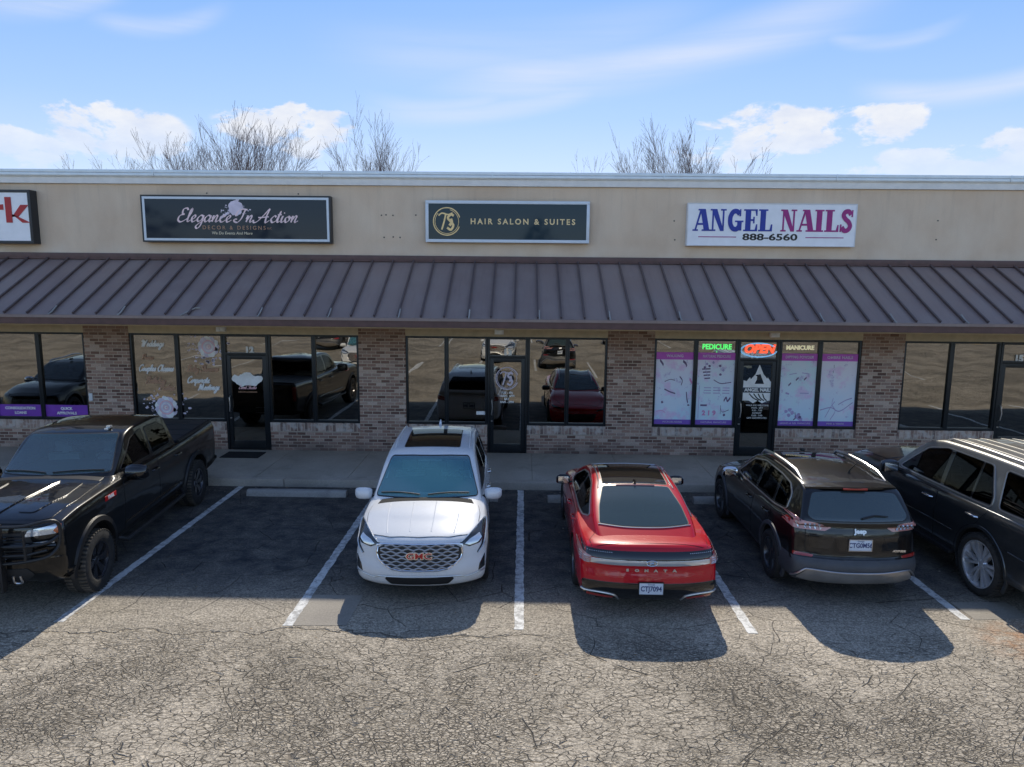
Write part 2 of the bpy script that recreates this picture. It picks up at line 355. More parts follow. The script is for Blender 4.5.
# ---------------------------------------------------------------- mesh helpers
class MB:
    def __init__(s): s.v = []; s.f = []; s.mi = []; s.sm = []
    def add(s, vs, fs, mi=0, smooth=False):
        o = len(s.v); s.v += [tuple(v) for v in vs]
        for f in fs: s.f.append([i+o for i in f]); s.mi.append(mi); s.sm.append(smooth)
    def box(s, x0, x1, y0, y1, z0, z1, mi=0):
        if x0 > x1: x0, x1 = x1, x0
        if y0 > y1: y0, y1 = y1, y0
        if z0 > z1: z0, z1 = z1, z0
        s.add([(x0,y0,z0),(x1,y0,z0),(x1,y1,z0),(x0,y1,z0),(x0,y0,z1),(x1,y0,z1),(x1,y1,z1),(x0,y1,z1)],
              [(0,3,2,1),(4,5,6,7),(0,1,5,4),(1,2,6,5),(2,3,7,6),(3,0,4,7)], mi)
    def tube(s, pts, r, n=8, mi=0, closed=False, cap=True):
        pts = [Vector(p) for p in pts]; rs = r if isinstance(r, (list, tuple)) else [r]*len(pts)
        vs = []; up = Vector((0,0,1)); a = None
        for i, p in enumerate(pts):
            t = ((pts[(i+1) % len(pts)]-pts[i-1]) if closed else (pts[min(i+1,len(pts)-1)]-pts[max(i-1,0)]))
            t = t.normalized() if t.length > 1e-9 else Vector((0,0,1))
            if a is None:
                a = t.cross(up)
                if a.length < .05: a = t.cross(Vector((1,0,0)))
            else: a = a - t*a.dot(t)
            if a.length < 1e-6: a = t.cross(Vector((1,0,0)))
            a = a.normalized(); b = t.cross(a)
            for k in range(n):
                an = 2*pi*k/n; vs.append(p+(a*cos(an)+b*sin(an))*rs[i])
        fs = []; m = len(pts)
        for i in range(m if closed else m-1):
            for k in range(n):
                fs.append((i*n+k, i*n+(k+1)%n, ((i+1)%m)*n+(k+1)%n, ((i+1)%m)*n+k))
        if not closed and cap: fs += [tuple(range(n)), tuple(range((m-1)*n, m*n))[::-1]]
        s.add(vs, fs, mi, True)
    def lathe(s, prof, c, ax='x', n=40, mi=0, closed=False, sgn=1):
        vs = []; m = len(prof)
        for k in range(n):
            a = 2*pi*k/n
            for (r, h) in prof:
                if ax == 'x': vs.append((c[0]+sgn*h, c[1]+r*cos(a), c[2]+r*sin(a)))
                else: vs.append((c[0]+r*cos(a), c[1]+r*sin(a), c[2]+h))
        fs = []
        for k in range(n):
            for j in range(m-1 if not closed else m):
                fs.append((k*m+j, k*m+(j+1)%m, ((k+1)%n)*m+(j+1)%m, ((k+1)%n)*m+j))
        s.add(vs, fs, mi, True)
    def build(s, name, mats, parent=None, loc=None, recalc=True, bevel=0):
        me = bpy.data.meshes.new(name); me.from_pydata(s.v, [], s.f)
        if not isinstance(mats, (list, tuple)): mats = [mats]
        for m in mats: me.materials.append(M[m] if isinstance(m, str) else m)
        me.polygons.foreach_set('material_index', s.mi); me.polygons.foreach_set('use_smooth', s.sm)
        if recalc or bevel:
            b = bmesh.new(); b.from_mesh(me)
            if bevel:
                es = [e for e in b.edges if len(e.link_faces) == 2 and e.calc_face_angle(0) > .6]
                bmesh.ops.bevel(b, geom=es, offset=bevel, segments=2, affect='EDGES', profile=.7, clamp_overlap=True)
            bmesh.ops.recalc_face_normals(b, faces=b.faces); b.to_mesh(me); b.free()
        try: me.set_sharp_from_angle(angle=radians(38))
        except Exception: pass
        me.update()
        return link(name, me, parent, loc)
def link(name, me, parent=None, loc=None):
    o = bpy.data.objects.new(name, me); C.objects.link(o)
    if parent is not None: o.parent = parent
    if loc is not None: o.location = loc
    return o
def tag(o, label=None, cat=None, group=None, kind=None):
    if label: o['label'] = label
    if cat: o['category'] = cat
    if group: o['group'] = group
    if kind: o['kind'] = kind
    return o
def empty(name, loc=(0,0,0), rz=0, parent=None):
    o = bpy.data.objects.new(name, None); C.objects.link(o); o.location = loc; o.rotation_euler = (0,0,rz); o.empty_display_size = .1
    if parent is not None: o.parent = parent
    return o
def copy_tree(o, parent=None):
    c = o.copy(); C.objects.link(c)
    if parent is not None: c.parent = parent
    for ch in list(o.children): copy_tree(ch, c)
    return c
def text_mesh(s, size, extrude=.003, offset=0., shear=0., spacing=1., align='CENTER'):
    cu = bpy.data.curves.new('t', 'FONT'); cu.body = s; cu.size = size; cu.extrude = extrude; cu.offset = offset
    cu.shear = shear; cu.space_character = spacing; cu.align_x = align; cu.align_y = 'CENTER'; cu.resolution_u = 3
    o = bpy.data.objects.new('t', cu); C.objects.link(o)
    dg = bpy.context.evaluated_depsgraph_get(); dg.update()
    me = bpy.data.meshes.new_from_object(o.evaluated_get(dg)); bpy.data.objects.remove(o); return me
def put_text(name, s, size, mat, x, y, z, parent, sx=1., sz=1., rot=0., **k):
    """text standing upright, facing -Y"""
    me = text_mesh(s, size, **k); me.materials.clear(); me.materials.append(M[mat])
    R = Matrix.Rotation(rot, 4, 'Z') @ Matrix.Translation((x, y, z)) @ Matrix.Rotation(pi/2, 4, 'X') @ Matrix.Diagonal((sx, sz, 1, 1))
    me.transform(R); me.name = name; return link(name, me, parent)
def catmull(pts, sub=6, closed=False):
    P = [Vector(p) for p in pts]; n = len(P); out = []
    for i in range(n if closed else n-1):
        p0 = P[(i-1) % n] if closed or i > 0 else P[0]*2-P[1]
        p1 = P[i]; p2 = P[(i+1) % n]; p3 = P[(i+2) % n] if closed or i+2 < n else P[-1]*2-P[-2]
        for k in range(sub):
            t = k/sub; out.append(.5*((2*p1)+(p2-p0)*t+(2*p0-5*p1+4*p2-p3)*t*t+(3*p1-p0-3*p2+p3)*t**3))
    if not closed: out.append(P[-1])
    return out
def ribbon(mb, pts, w, th=.002, z0=0., mi=0, sub=6, nib=None, closed=False, to3=lambda p, d: (p[0], -d, p[1])):
    """flat stroke on a wall facing -Y. nib = (thin, thick, angle) for calligraphy"""
    c = catmull([Vector((p[0], p[1])) for p in pts], sub, closed) if sub > 1 else [Vector((p[0], p[1])) for p in pts]
    if closed: c.append(c[0])
    L = []; 
    for i, p in enumerate(c):
        t = (c[min(i+1, len(c)-1)]-c[max(i-1, 0)])
        if closed and (i == 0 or i == len(c)-1): t = c[1]-c[-2]
        t = t.normalized() if t.length > 1e-9 else Vector((1, 0)); n = Vector((-t.y, t.x))
        ww = w
        if nib: ww = nib[0]+(nib[1]-nib[0])*abs(sin(atan2(t.y, t.x)-nib[2]))
        L.append((p+n*ww/2, p-n*ww/2))
    # every segment sits a hair above the one before, so a stroke that crosses itself never lies in its own plane
    for i in range(len(L)-1):
        d = z0+th+i*.00012; a, b, c2, e = L[i][0], L[i][1], L[i+1][1], L[i+1][0]
        mb.add([to3(q, d) for q in (a, b, c2, e)], [(0, 1, 2, 3)], mi)
SC = {'a': (1.2, [[(.9,.85),(.5,1),(.1,.5),(.3,0),(.75,.3),(.98,1)], [(.98,1),(.85,.25),(1.0,.02),(1.2,.25)]]),
 'c': (1.0, [[(.8,.8),(.5,1),(.1,.5),(.35,0),(.7,.05),(1.0,.3)]]),
 'd': (1.2, [[(.85,.85),(.45,1),(.1,.5),(.3,0),(.75,.3),(1.02,2)], [(1.02,2),(.85,.25),(1.0,.02),(1.2,.25)]]),
 'e': (.95, [[(.0,.25),(.5,.55),(.62,.85),(.42,1),(.14,.6),(.3,.02),(.6,.05),(.95,.3)]]),
 'g': (1.15, [[(.9,.85),(.5,1),(.1,.5),(.3,.05),(.75,.3),(.96,1)], [(.96,1),(.85,-.5),(.45,-1.05),(.15,-.7),(.7,-.1),(1.15,.25)]]),
 'h': (1.15, [[(0,.3),(.45,1.5),(.38,2),(.2,1.7),(.08,0)], [(.1,.2),(.5,1),(.75,.85),(.68,.2),(.8,.02),(1.15,.25)]]),
 'i': (.55, [[(.0,.4),(.15,1),(.1,.25),(.25,.02),(.55,.25)], [(.22,1.38),(.26,1.52)]]),
 'l': (.6, [[(0,.25),(.42,1.5),(.36,2.05),(.18,1.6),(.12,.3),(.28,.02),(.6,.25)]]),
 'n': (1.2, [[(0,.5),(.18,1),(.15,0)], [(.15,.2),(.55,.98),(.78,.85),(.7,.2),(.84,.02),(1.2,.25)]]),
 'm': (1.75, [[(0,.5),(.18,1),(.15,0)], [(.15,.2),(.5,.98),(.7,.8),(.66,0)], [(.68,.2),(1.05,.98),(1.28,.85),(1.2,.2),(1.35,.02),(1.75,.25)]]),
 'o': (1.0, [[(.55,1),(.12,.6),(.3,.0),(.75,.35),(.6,.95),(.5,.8),(1.0,.75)]]),
 'p': (1.1, [[(0,.5),(.15,1),(.05,-1)], [(.1,.5),(.5,1),(.85,.6),(.5,0),(.15,.15)], [(.5,0),(.8,.05),(1.1,.25)]]),
 'r': (.85, [[(0,.4),(.2,1.1),(.3,.9),(.6,.95),(.5,.25),(.62,.02),(.85,.25)]]),
 's': (.8, [[(.0,.25),(.45,1.1),(.5,.6),(.45,.1),(.15,.0),(.05,.2)], [(.35,.0),(.8,.25)]]),
 't': (.65, [[(.0,.3),(.3,1.7),(.15,.3),(.3,.02),(.65,.25)], [(-.05,1.15),(.55,1.2)]]),
 'u': (1.2, [[(0,.5),(.12,1),(.1,.3),(.35,.0),(.75,.5),(.82,1)], [(.82,1),(.75,.25),(.9,.02),(1.2,.25)]]),
 'v': (.95, [[(0,.5),(.12,1),(.2,.2),(.4,0),(.75,.7),(.7,1),(.95,.85)]]),
 'w': (1.35, [[(0,.5),(.12,1),(.15,.2),(.35,0),(.6,.8),(.6,.2),(.8,0),(1.15,.7),(1.1,1),(1.35,.85)]]),
 'y': (1.15, [[(0,.5),(.12,1),(.1,.4),(.35,.1),(.75,.5),(.84,1)], [(.84,1),(.75,-.5),(.4,-1.05),(.1,-.7),(.65,-.1),(1.15,.25)]]),
 'E': (1.55, [[(1.35,1.8),(1.1,2.1),(.6,1.95),(.6,1.3),(.95,1.15)], [(.95,1.15),(.3,.95),(.15,.3),(.6,-.05),(1.2,.2),(1.55,.5)]]),
 'I': (1.5, [[(-.3,.9),(-.1,1.7),(.6,2.0),(1.3,1.9)], [(.95,1.9),(.75,.6),(.3,-.05),(-.25,.1),(-.3,.4),(.1,.45)]]),
 'A': (1.9, [[(-.8,.35),(-.6,-.05),(-.1,.1),(.6,1.0),(1.3,2.1),(1.15,1),(1.2,0),(1.5,.05),(1.8,.3)], [(-.1,.7),(.6,.75),(1.5,.85)]]),
 'W': (2.3, [[(-.1,1.5),(.1,2),(.45,1.8),(.4,.2),(.5,0),(1.1,1.9),(1.1,.2),(1.2,0),(1.8,1.6),(2.1,2.1)]]),
 'C': (1.5, [[(1.35,1.6),(1.2,2.05),(.7,1.9),(.15,1.0),(.3,.1),(.8,-.05),(1.5,.4)]]),
 'B': (1.5, [[(.6,2),(.4,1),(.2,0),(-.1,.1)], [(.0,1.5),(.5,2.1),(1.3,1.9),(1.1,1.2),(.5,1.05)], [(.5,1.05),(1.3,.9),(1.2,.15),(.6,-.05),(.2,.2)]]),
 'P': (1.4, [[(.6,2),(.4,1),(.2,0),(-.1,.1)], [(.0,1.5),(.5,2.1),(1.4,1.9),(1.2,1.1),(.5,.95)]]),
 'M': (2.2, [[(-.2,.1),(.1,0),(.5,1.9),(.9,.2),(1.0,.2),(1.6,2),(1.6,.3),(1.8,0),(2.2,.3)]]),
 'S': (1.3, [[(1.2,1.7),(1.0,2.1),(.5,1.9),(.5,1.3),(1.0,.8),(.8,.05),(.2,0),(-.1,.4)]]),
 'T': (1.5, [[(-.1,1.5),(.2,2),(1.0,1.85),(1.6,2.1)], [(.9,1.9),(.6,.4),(.2,-.05),(-.2,.3)]]),
 ' ': (.75, [])}
def script(name, s, xh, x, z, y, mat, parent, slant=.35, nib=(.12, .34, .5), center=True, sx=1.):
    """handwritten lettering; xh is the x-height in metres, drawn on the plane Y=y facing -Y"""
    w = sum(SC[c][0] for c in s); mb = MB(); cx = -w/2 if center else 0; k = 0
    for c in s:
        adv, st = SC[c]
        for q in st:
            pts = [(x+(cx+p[0]+p[1]*slant)*xh*sx, z+p[1]*xh) for p in q]
            ribbon(mb, pts, .2*xh, .002, .0004*(k % 7), nib=(nib[0]*xh, nib[1]*xh, nib[2]), sub=5, to3=lambda p, d: (p[0], y-d, p[1])); k += 1
        cx += adv
    return mb.build(name, mat, parent, recalc=False)
def blob(mb, cx, cz, r, y, d, n=9, j=.25, mi=0, sx=1.):
    vs = [(cx+r*sx*(1+random.uniform(-j, j))*cos(2*pi*k/n), y-d, cz+r*(1+random.uniform(-j, j))*sin(2*pi*k/n)) for k in range(n)]
    mb.add(vs, [tuple(range(n))], mi)
SC['b'] = (1.05, [[(0,.3),(.45,1.5),(.38,2),(.2,1.7),(.08,.1)], [(.08,.3),(.35,0),(.75,.4),(.6,.95),(.15,.5)], [(.6,.95),(.8,.75),(1.05,.8)]])
# ---------------------------------------------------------------- ground
def sheet(name, x0, x1, y0, y1, z, mat, nx=1, ny=1):
    mb = MB(); vs = [(x0+(x1-x0)*i/nx, y0+(y1-y0)*j/ny, z) for j in range(ny+1) for i in range(nx+1)]
    mb.add(vs, [(j*(nx+1)+i, j*(nx+1)+i+1, (j+1)*(nx+1)+i+1, (j+1)*(nx+1)+i) for j in range(ny) for i in range(nx)])
    return mb.build(name, mat)
tag(sheet('ground', -400, 400, -400, 400, -.02, 'soil'), 'dry pale ground around the car park', kind='structure')
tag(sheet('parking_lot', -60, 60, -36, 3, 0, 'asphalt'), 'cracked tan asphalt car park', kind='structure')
S = 2.743
YN = -7.85
mb = MB()
def line(mb, x, y0, y1, w=.1):
    n = 24; n = 90; L_ = []
    for i in range(n+1):
        y = y0+(y1-y0)*i/n; L_.append((x-w/2-random.uniform(-.007, .009), x+w/2+random.uniform(-.007, .009), y+(random.uniform(-.03,.03) if 0 < i < n else 0)*.3))
    vs = [p for a in L_ for p in ((a[0], a[2], .004), (a[1], a[2], .004))]
    mb.add(vs, [(2*i, 2*i+1, 2*i+3, 2*i+2) for i in range(n)])
for k in range(-6, 7): line(mb, k*S, -7.42 if k == 2 else YN, -2.36, .115)
for k in range(-6, 7): line(mb, k*S+.6, -19.2, -14.2, .115)
for k in range(-6, 7): line(mb, k*S+.6, -32.2, -27, .115)
tag(mb.build('stall_markings', 'line'), 'worn white parking stall lines', kind='structure')
mb = MB()
def quadp(pts, z): mb.add([(p[0], p[1], z) for p in pts], [tuple(range(len(pts)))])
quadp([(-2.72,-7.84),(-2.05,-7.82),(-2.03,-7.02),(-2.70,-7.02)], .003)
quadp([(5.60,-7.42),(6.32,-7.35),(6.3,-6.92),(5.58,-6.95)], .003)
quadp([(3.3,-10.25),(4.3,-10.3),(4.5,-11.5),(3.2,-11.5)], .003)
tag(mb.build('pavement_patches', 'patch'), 'smooth pale repair patches in the asphalt', kind='structure')
# sidewalk slabs with joints, a curb along them
mb = MB()
x = -19.9
while x < 19:
    mb.box(x, x+1.82, -2.16, -.002, -.05, .15, 0); x += 1.83
mb.box(-19.9, 19, -2.15, -.01, -.04, .135, 0)
tag(mb.build('sidewalk', 'walk', bevel=.006), 'concrete sidewalk along the storefronts', kind='structure')
mb = MB(); x = -19.9
while x < 19: mb.box(x, x+3.04, -2.33, -2.165, -.05, .152, 0); x += 3.05
tag(mb.build('curb', 'curb', bevel=.02), 'concrete curb at the edge of the sidewalk', kind='structure')
# wheel stops
def stop(x0, x1, y, lab, rz=0):
    mb = MB(); L_ = (x1-x0)/2
    prof = [(-.085, 0), (-.08, .07), (-.05, .115), (.05, .115), (.08, .07), (.085, 0)]
    n = 10; vs = []
    for i in range(n+1):
        t = -1+2*i/n; e = .03 if abs(t) == 1 else 0
        for p in prof: vs.append((t*L_, p[0]*(1-e*3), p[1]*(1-e)+random.uniform(-.002, .002)))
    fs = [(i*6+j, i*6+j+1, (i+1)*6+j+1, (i+1)*6+j) for i in range(n) for j in range(5)]+[tuple(range(6)), tuple(range(n*6, n*6+6))]
    mb.add(vs, fs)
    for s in (-.6, .6): mb.lathe([(0, .1165), (.022, .1165), (.022, .118), (0, .118)], (s*L_, 0, 0), 'z', 10)
    o = mb.build('wheel_stop', 'stop', loc=((x0+x1)/2, y, 0), bevel=.006); o.rotation_euler[2] = rz
    tag(o, lab, 'wheel stop', 'concrete wheel stops at the head of the stalls'); return o
stop(-5.15, -3.28, -2.88, 'long grey concrete wheel stop in the empty stall')
stop(-2.3, -.42, -3.0, 'concrete wheel stop behind the white suv, mostly hidden')
stop(.5, 2.4, -3.02, 'concrete wheel stop at the nose of the red sedan')
stop(3.2, 5.05, -2.98, 'concrete wheel stop peeking out left of the black suv')

# ---------------------------------------------------------------- the building
B = tag(empty('shopping_strip'), 'long brick storefront strip with brown standing seam canopy and tan stucco parapet', 'building')
PIL = [(-19.9, -19), (-9.87, -8.85), (-3.67, -2.62), (1.9, 2.94), (7.52, 8.45), (14.2, 15.2), (18.3, 19)]
mb = MB()
for a, b in PIL: mb.box(a, b, 0, .3, -.02, 3.12)
doors = {}
BAYS = []
def windows(xs, sill=.8): BAYS.append((xs, sill))
mbw = MB(); mbr = MB(); mbh = MB()
def bay(x0, x1, dx0=None, dx1=None):
    segs = [(x0, x1)] if dx0 is None else [(x0, dx0), (dx1, x1)]
    for a, b in segs:
        if b-a < .05: continue
        mb.box(a, b, 0, .3, -.02, .592)
        q_ = MB(); q_.box(a, b, -.018, .3, .592, .795); q_.build('brick_sill_course', 'rowlock', B, recalc=False)
    mbh.box(x0, x1, .006, .3, 2.80, 3.12)
bay(-19, -9.87, -15.2, -14.2); bay(-8.85, -3.67, -6.73, -5.72); bay(-2.62, 1.9, -.78, .12); bay(2.94, 7.52, 4.80, 5.72); bay(8.45, 14.2, 10.58, 11.55); bay(15.2, 18.3)
mb.box(-19.9, -19.6, .3, 14, -.02, 5.6); mb.box(18.7, 19, .3, 14, -.02, 5.6)
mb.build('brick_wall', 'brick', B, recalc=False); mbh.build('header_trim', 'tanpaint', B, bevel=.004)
mb = MB(); mb.box(-19.9, 19, 0, .3, 3.12, 6.04); mb.box(-19.9, 19, 13.9, 14.2, 3.12, 6.0)
mb.build('stucco_wall', 'stucco', B, recalc=False)
mb = MB(); mb.box(-19.9, 19, .3, 13.9, 5.55, 5.6); mb.build('roof', M['white'], B)
mb = MB()
mb.box(-20, 19.1, -.055, .33, 6.045, 6.185, 1)
mb.box(-20, 19.1, -.085, .36, 6.185, 6.205, 1)
mb.box(-20.02, 19.12, -.11, .38, 6.205, 6.265, 0); mb.box(-20.02, 19.12, -.12, .39, 6.268, 6.33, 0)
x = -19
while x < 19: mb.box(x, x+.03, -.124, .394, 6.2, 6.334, 0); x += 3.66
mb.build('parapet_coping', ['cap', 'cap2'], B, recalc=False, bevel=.004)
# canopy
mb = MB(); YT, ZT, YB_, ZB_ = -.02, 4.44, -2.17, 3.325
mb.add([(-20, YT, ZT), (19.1, YT, ZT), (19.1, YB_, ZB_), (-20, YB_, ZB_), (-20, YT, ZT-.03), (19.1, YT, ZT-.03), (19.1, YB_, ZB_-.03), (-20, YB_, ZB_-.03)],
       [(0,1,2,3), (7,6,5,4), (3,2,6,7), (0,3,7,4), (1,5,6,2)])
nrm = Vector((0, -(ZT-ZB_), (YT-YB_))).normalized()
nrm = Vector((0, -.46, .888))
k = -45
while .288+k*.4477 < 19:
    x = .288+k*.4477; k += 1
    if x < -19.9: continue
    for (w, h0, h1) in ((.009, -.002, .04), (.016, .032, .048)):
        a = [(x-w, YT, ZT), (x+w, YT, ZT), (x+w, YB_+.01, ZB_+.005), (x-w, YB_+.01, ZB_+.005)]
        vs = [Vector(p)+nrm*h0 for p in a]+[Vector(p)+nrm*h1 for p in a]
        mb.add(vs, [(4,5,6,7), (0,1,5,4), (1,2,6,5), (2,3,7,6), (3,0,4,7)], 1)
M['seam'] = simple('seam_shadow_brown', (.11, .08, .076), .55)  # ribs darker than the panels: their shadow line put into the colour
mb.build('metal_canopy', ['metalroof', 'seam'], B)
mb = MB(); mb.box(-20, 19.1, -.07, -.003, 4.43, 4.56); mb.box(-20, 19.1, -.095, -.003, 4.425, 4.45)
mb.build('canopy_flashing', 'gutter', B, bevel=.004)
mb = MB()
mb.box(-20, 19.1, -2.29, -2.175, 3.165, 3.30); mb.box(-20, 19.1, -2.315, -2.27, 3.275, 3.325, 2); mb.box(-20, 19.1, -2.30, -2.2, 3.15, 3.163)
k = -15
while .288+k*1.343 < 19:
    x = .288+k*1.343+.03; k += 1
    if x < -19.5: continue
    a = Vector((x, YB_-.10, ZB_+.005)); 
    if abs(x+6.4) < .7: mb.tube([(x-.16, YB_-.05, ZB_+.01), (x+.02, YB_+.2, ZB_+.14), (x+.12, YB_+.2, ZB_+.14)], .014, 6, 1)
    else: mb.tube([a, a+Vector((0, .12, .05)), a+Vector((.0, .27, .155))], .014, 6, 1)
mb.build('gutter', ['gutter', 'stop', 'metalroof'], B)
mb = MB()
for x, z in ((-3.1,5.42),(-3.0,5.43),(-2.85,5.42),(-2.35,5.43),(-3.05,4.95),(-2.85,4.96),(-2.7,4.95),(3.25,5.35),(3.28,4.95),(8.9,5.4),(8.9,5.0),(-6.9,5.86),(-4.9,5.86)):
    mb.box(x-.014, x+.014, -.004, .002, z-.014, z+.014)
mb.build('wall_anchor', 'darkframe', B)
mb = MB(); mb.box(-20, 19.1, -2.17, -.004, 3.122, 3.15); mb.build('soffit', 'tanpaint', B)
# interiors
mb = MB()
mb.box(-19.6, 18.7, .3, 13.9, .05, .14); mb.box(-19.6, 18.7, 6, 6.1, .14, 3); mb.box(-19.6, 18.7, .3, 13.9, 3.0, 3.05)
for x in (-9.4, -3.15, 2.4, 8.0, 14.7): mb.box(x, x+.1, .3, 6, .14, 3)
mb.build('interior_walls', 'room', B)
def window(x0, x1, z0, z1, fr=.045, lab=None, lft=None, rgt=None):
    mb = MB(); y0, y1 = .02, .11
    l = fr if lft is None else lft; r = fr if rgt is None else rgt
    mb.box(x0, x0+l, y0, y1, z0, z1); mb.box(x1-r, x1, y0, y1, z0, z1)
    mb.box(x0+l, x1-r, y0, y1, z0, z0+fr*1.3); mb.box(x0+l, x1-r, y0, y1, z1-fr, z1)
    f = mb.build('window', 'bronze', B, bevel=.004)
    g = MB(); g.box(x0+l-.004, x1-r+.004, .066, .074, z0+fr*1.3-.004, z1-fr+.004)
    ta, tb = random.uniform(-.007, .007), random.uniform(-.004, .004); g.v = [(p[0], p[1]+ta*(p[0]-(x0+x1)/2)+tb*(p[2]-1.8), p[2]) for p in g.v]
    g.build('pane', 'shop', f)
    return f
def door(x0, x1, hinge='r'):
    z0, z1 = .153, 2.32
    # leaf
    f = MB(); f.box(x0, x0+.05, .012, .12, z0, 2.8); f.box(x1-.05, x1, .012, .12, z0, 2.8); f.box(x0+.05, x1-.05, .012, .12, z1, z1+.06); f.box(x0+.05, x1-.05, .012, .12, 2.74, 2.8)
    fr = f.build('door_frame', 'bronze', B, bevel=.004)
    g = MB(); g.box(x0+.046, x1-.046, .066, .074, z1+.056, 2.744); g.build('pane', 'shop', fr)
    d = MB(); a, b = x0+.056, x1-.056; s = .085
    d.box(a, a+s, .03, .085, z0+.012, z1-.006); d.box(b-s, b, .03, .085, z0+.012, z1-.006)
    d.box(a+s, b-s, .03, .085, z0+.012, z0+.2); d.box(a+s, b-s, .03, .085, z1-.09, z1-.006)
    dr = d.build('door', 'bronze', B, bevel=.004)
    g = MB(); g.box(a+s-.004, b-s+.004, .056, .064, z0+.196, z1-.086); g.build('pane', 'shop', dr)
    h = MB(); hx = a+s/2
    h.tube([(hx, .03, 1.02), (hx, -.03, 1.05), (hx+.015, -.04, 1.2), (hx, -.03, 1.36), (hx, .03, 1.39)], .013, 8)
    h.build('handle', 'satin', dr)
    h = MB(); h.lathe([(0, -.03), (.022, -.03), (.022, 0)], (hx, .03, .9), 'z', 12); h.build('lock', 'satin', dr)
    return fr, dr
def divide(x0, x1, n, **k):
    r = []
    for i in range(n): r.append(window(x0+(x1-x0)*i/n+.001, x0+(x1-x0)*(i+1)/n-.001, .797, 2.798, **k))
    return r
divide(-18.99, -15.21, 4); door(-15.19, -14.21); divide(-14.19, -9.875, 4)
w12 = divide(-8.845, -6.735, 2); d12 = door(-6.728, -5.722); w12b = divide(-5.715, -3.675, 2)
w13 = divide(-2.615, -.787, 2); d13 = door(-.778, .118); w13b = divide(.125, 1.895, 2)
w14 = divide(2.945, 4.795, 2); d14 = door(4.803, 5.717); w14b = divide(5.725, 7.515, 2)
divide(8.455, 10.575, 2); d15 = door(10.583, 11.547); divide(11.555, 14.195, 3); divide(15.21, 18.29, 3)
for x, s, d in ((-6.15, '12', d12), (-.33, '13', d13), (5.16, '14', d14), (11.0, '15', d15)):
    put_text('number', s, .2, 'vinylwhite', x, .05, 2.43, d[0], offset=.014)
for x in (-6.72, -.52, 5.55, 11.9):
    mb = MB(); mb.box(x-.10, x+.10, -.10, .004, 2.86, 2.96); mb.box(x-.07, x-.01, -.115, -.10, 2.875, 2.94); mb.box(x+.01, x+.07, -.115, -.10, 2.875, 2.94)
    mb.build('light_fixture', 'vinylwhite', B, bevel=.008)
mb = MB(); mb.box(-9.93+.09, -9.76, -.03, -.001, 1.25, 1.42); mb.build('outlet_cover', 'white', B, bevel=.005)
# purple banners of the loan shop (flush on its glass)
for (a, b, t1, t2) in ((-13.07, -12.08, 'EASY', 'CREDIT'), (-11.99, -11.0, 'CONSOLIDATION', 'LOANS'), (-10.91, -9.94, 'QUICK', 'APPROVALS')):
    if t1 == 'EASY': continue
    o = MB(); o.box(a, b, .052, .06, .86, 1.13)
    t = o.build('window_banner', 'purple'); tag(t, 'purple window banner reading %s %s' % (t1, t2), 'banner', 'purple banners along the bottom of the loan shop windows')
    put_text('lettering', t1, .085, 'vinylwhite', (a+b)/2, .048, 1.045, t, offset=.003); put_text('lettering', t2, .085, 'vinylwhite', (a+b)/2, .048, .94, t, offset=.003)

# decor shop windows
def rose(name, cx, cz, R, par, n=1.):
    mb = MB(); random.seed(int(cx*100))
    blob(mb, cx, cz, R*.8, .058, 0, 26, .10, 0)
    for k in range(11):
        a = 2*pi*k/11; blob(mb, cx+R*.62*cos(a), cz+R*.62*sin(a), R*.36, .058, .0006+.0003*(k % 5), 14, .12, k % 2)
    for i, (q, mi) in enumerate(((.62, 2), (.52, 0), (.40, 1), (.34, 0), (.22, 2), (.15, 1), (.08, 2))):
        blob(mb, cx+random.uniform(-.03, .03)*R, cz, R*q, .058, .003+.0006*i, 18, .06, mi)
    for k in range(int(60*n)):
        a = random.uniform(0, 2*pi); r = R*random.uniform(1.0, 1.75)
        X, Z = cx+r*cos(a)*1.15, cz+r*sin(a)
        if not (.87 < Z < 2.74): continue
        blob(mb, X, Z, random.uniform(.008, .028), .058, 0, 6, .3, 0, 1.5)
    return mb.build(name, ['vinylpink', 'vinylwhite', 'pinkfoil'], par, recalc=False)
rose('flower_decal', -8.12, 1.1, .27, w12[0]); rose('flower_decal', -7.08, 2.5, .25, w12[1])
for s, xh, x, z, mat, w in (('Weddings', .068, -8.35, 2.5, 'vinylwhite', 0), ('Proms', .055, -8.48, 2.2, 'vinylbronze', 0), ('Couples Classes', .068, -8.30, 1.94, 'vinylwhite', 0),
        ('Birthday', .068, -8.33, 1.66, 'vinylbronze', 0), ('Parties', .068, -8.08, 1.5, 'vinylbronze', 0), ('Baby Showers', .068, -7.24, 1.94, 'vinylbronze', 1),
        ('Corporate', .07, -7.35, 1.68, 'vinylwhite', 1), ('Meetings', .07, -7.12, 1.52, 'vinylwhite', 1)):
    script('lettering', s, xh, x, z, .058, mat, w12[w], nib=(.24, .48, .5), sx=.80)
mb = MB()
for k in range(9):
    t = -1+2*k/8; blob(mb, -6.23+t*.28, 1.76+.03*cos(t*6), .075+.08*(1-abs(t)), .05, .0004*k, 12, .18)
mb.build('crest_decal', 'vinylwhite', d12[1], recalc=False)
script('lettering', 'Event Studio', .042, -6.23, 1.55, .05, 'pinkfoil', d12[1], sx=.8)
put_text('lettering', 'DECOR & DESIGNS', .05, 'vinylbronze', -6.23, .048, 1.48, d12[1])

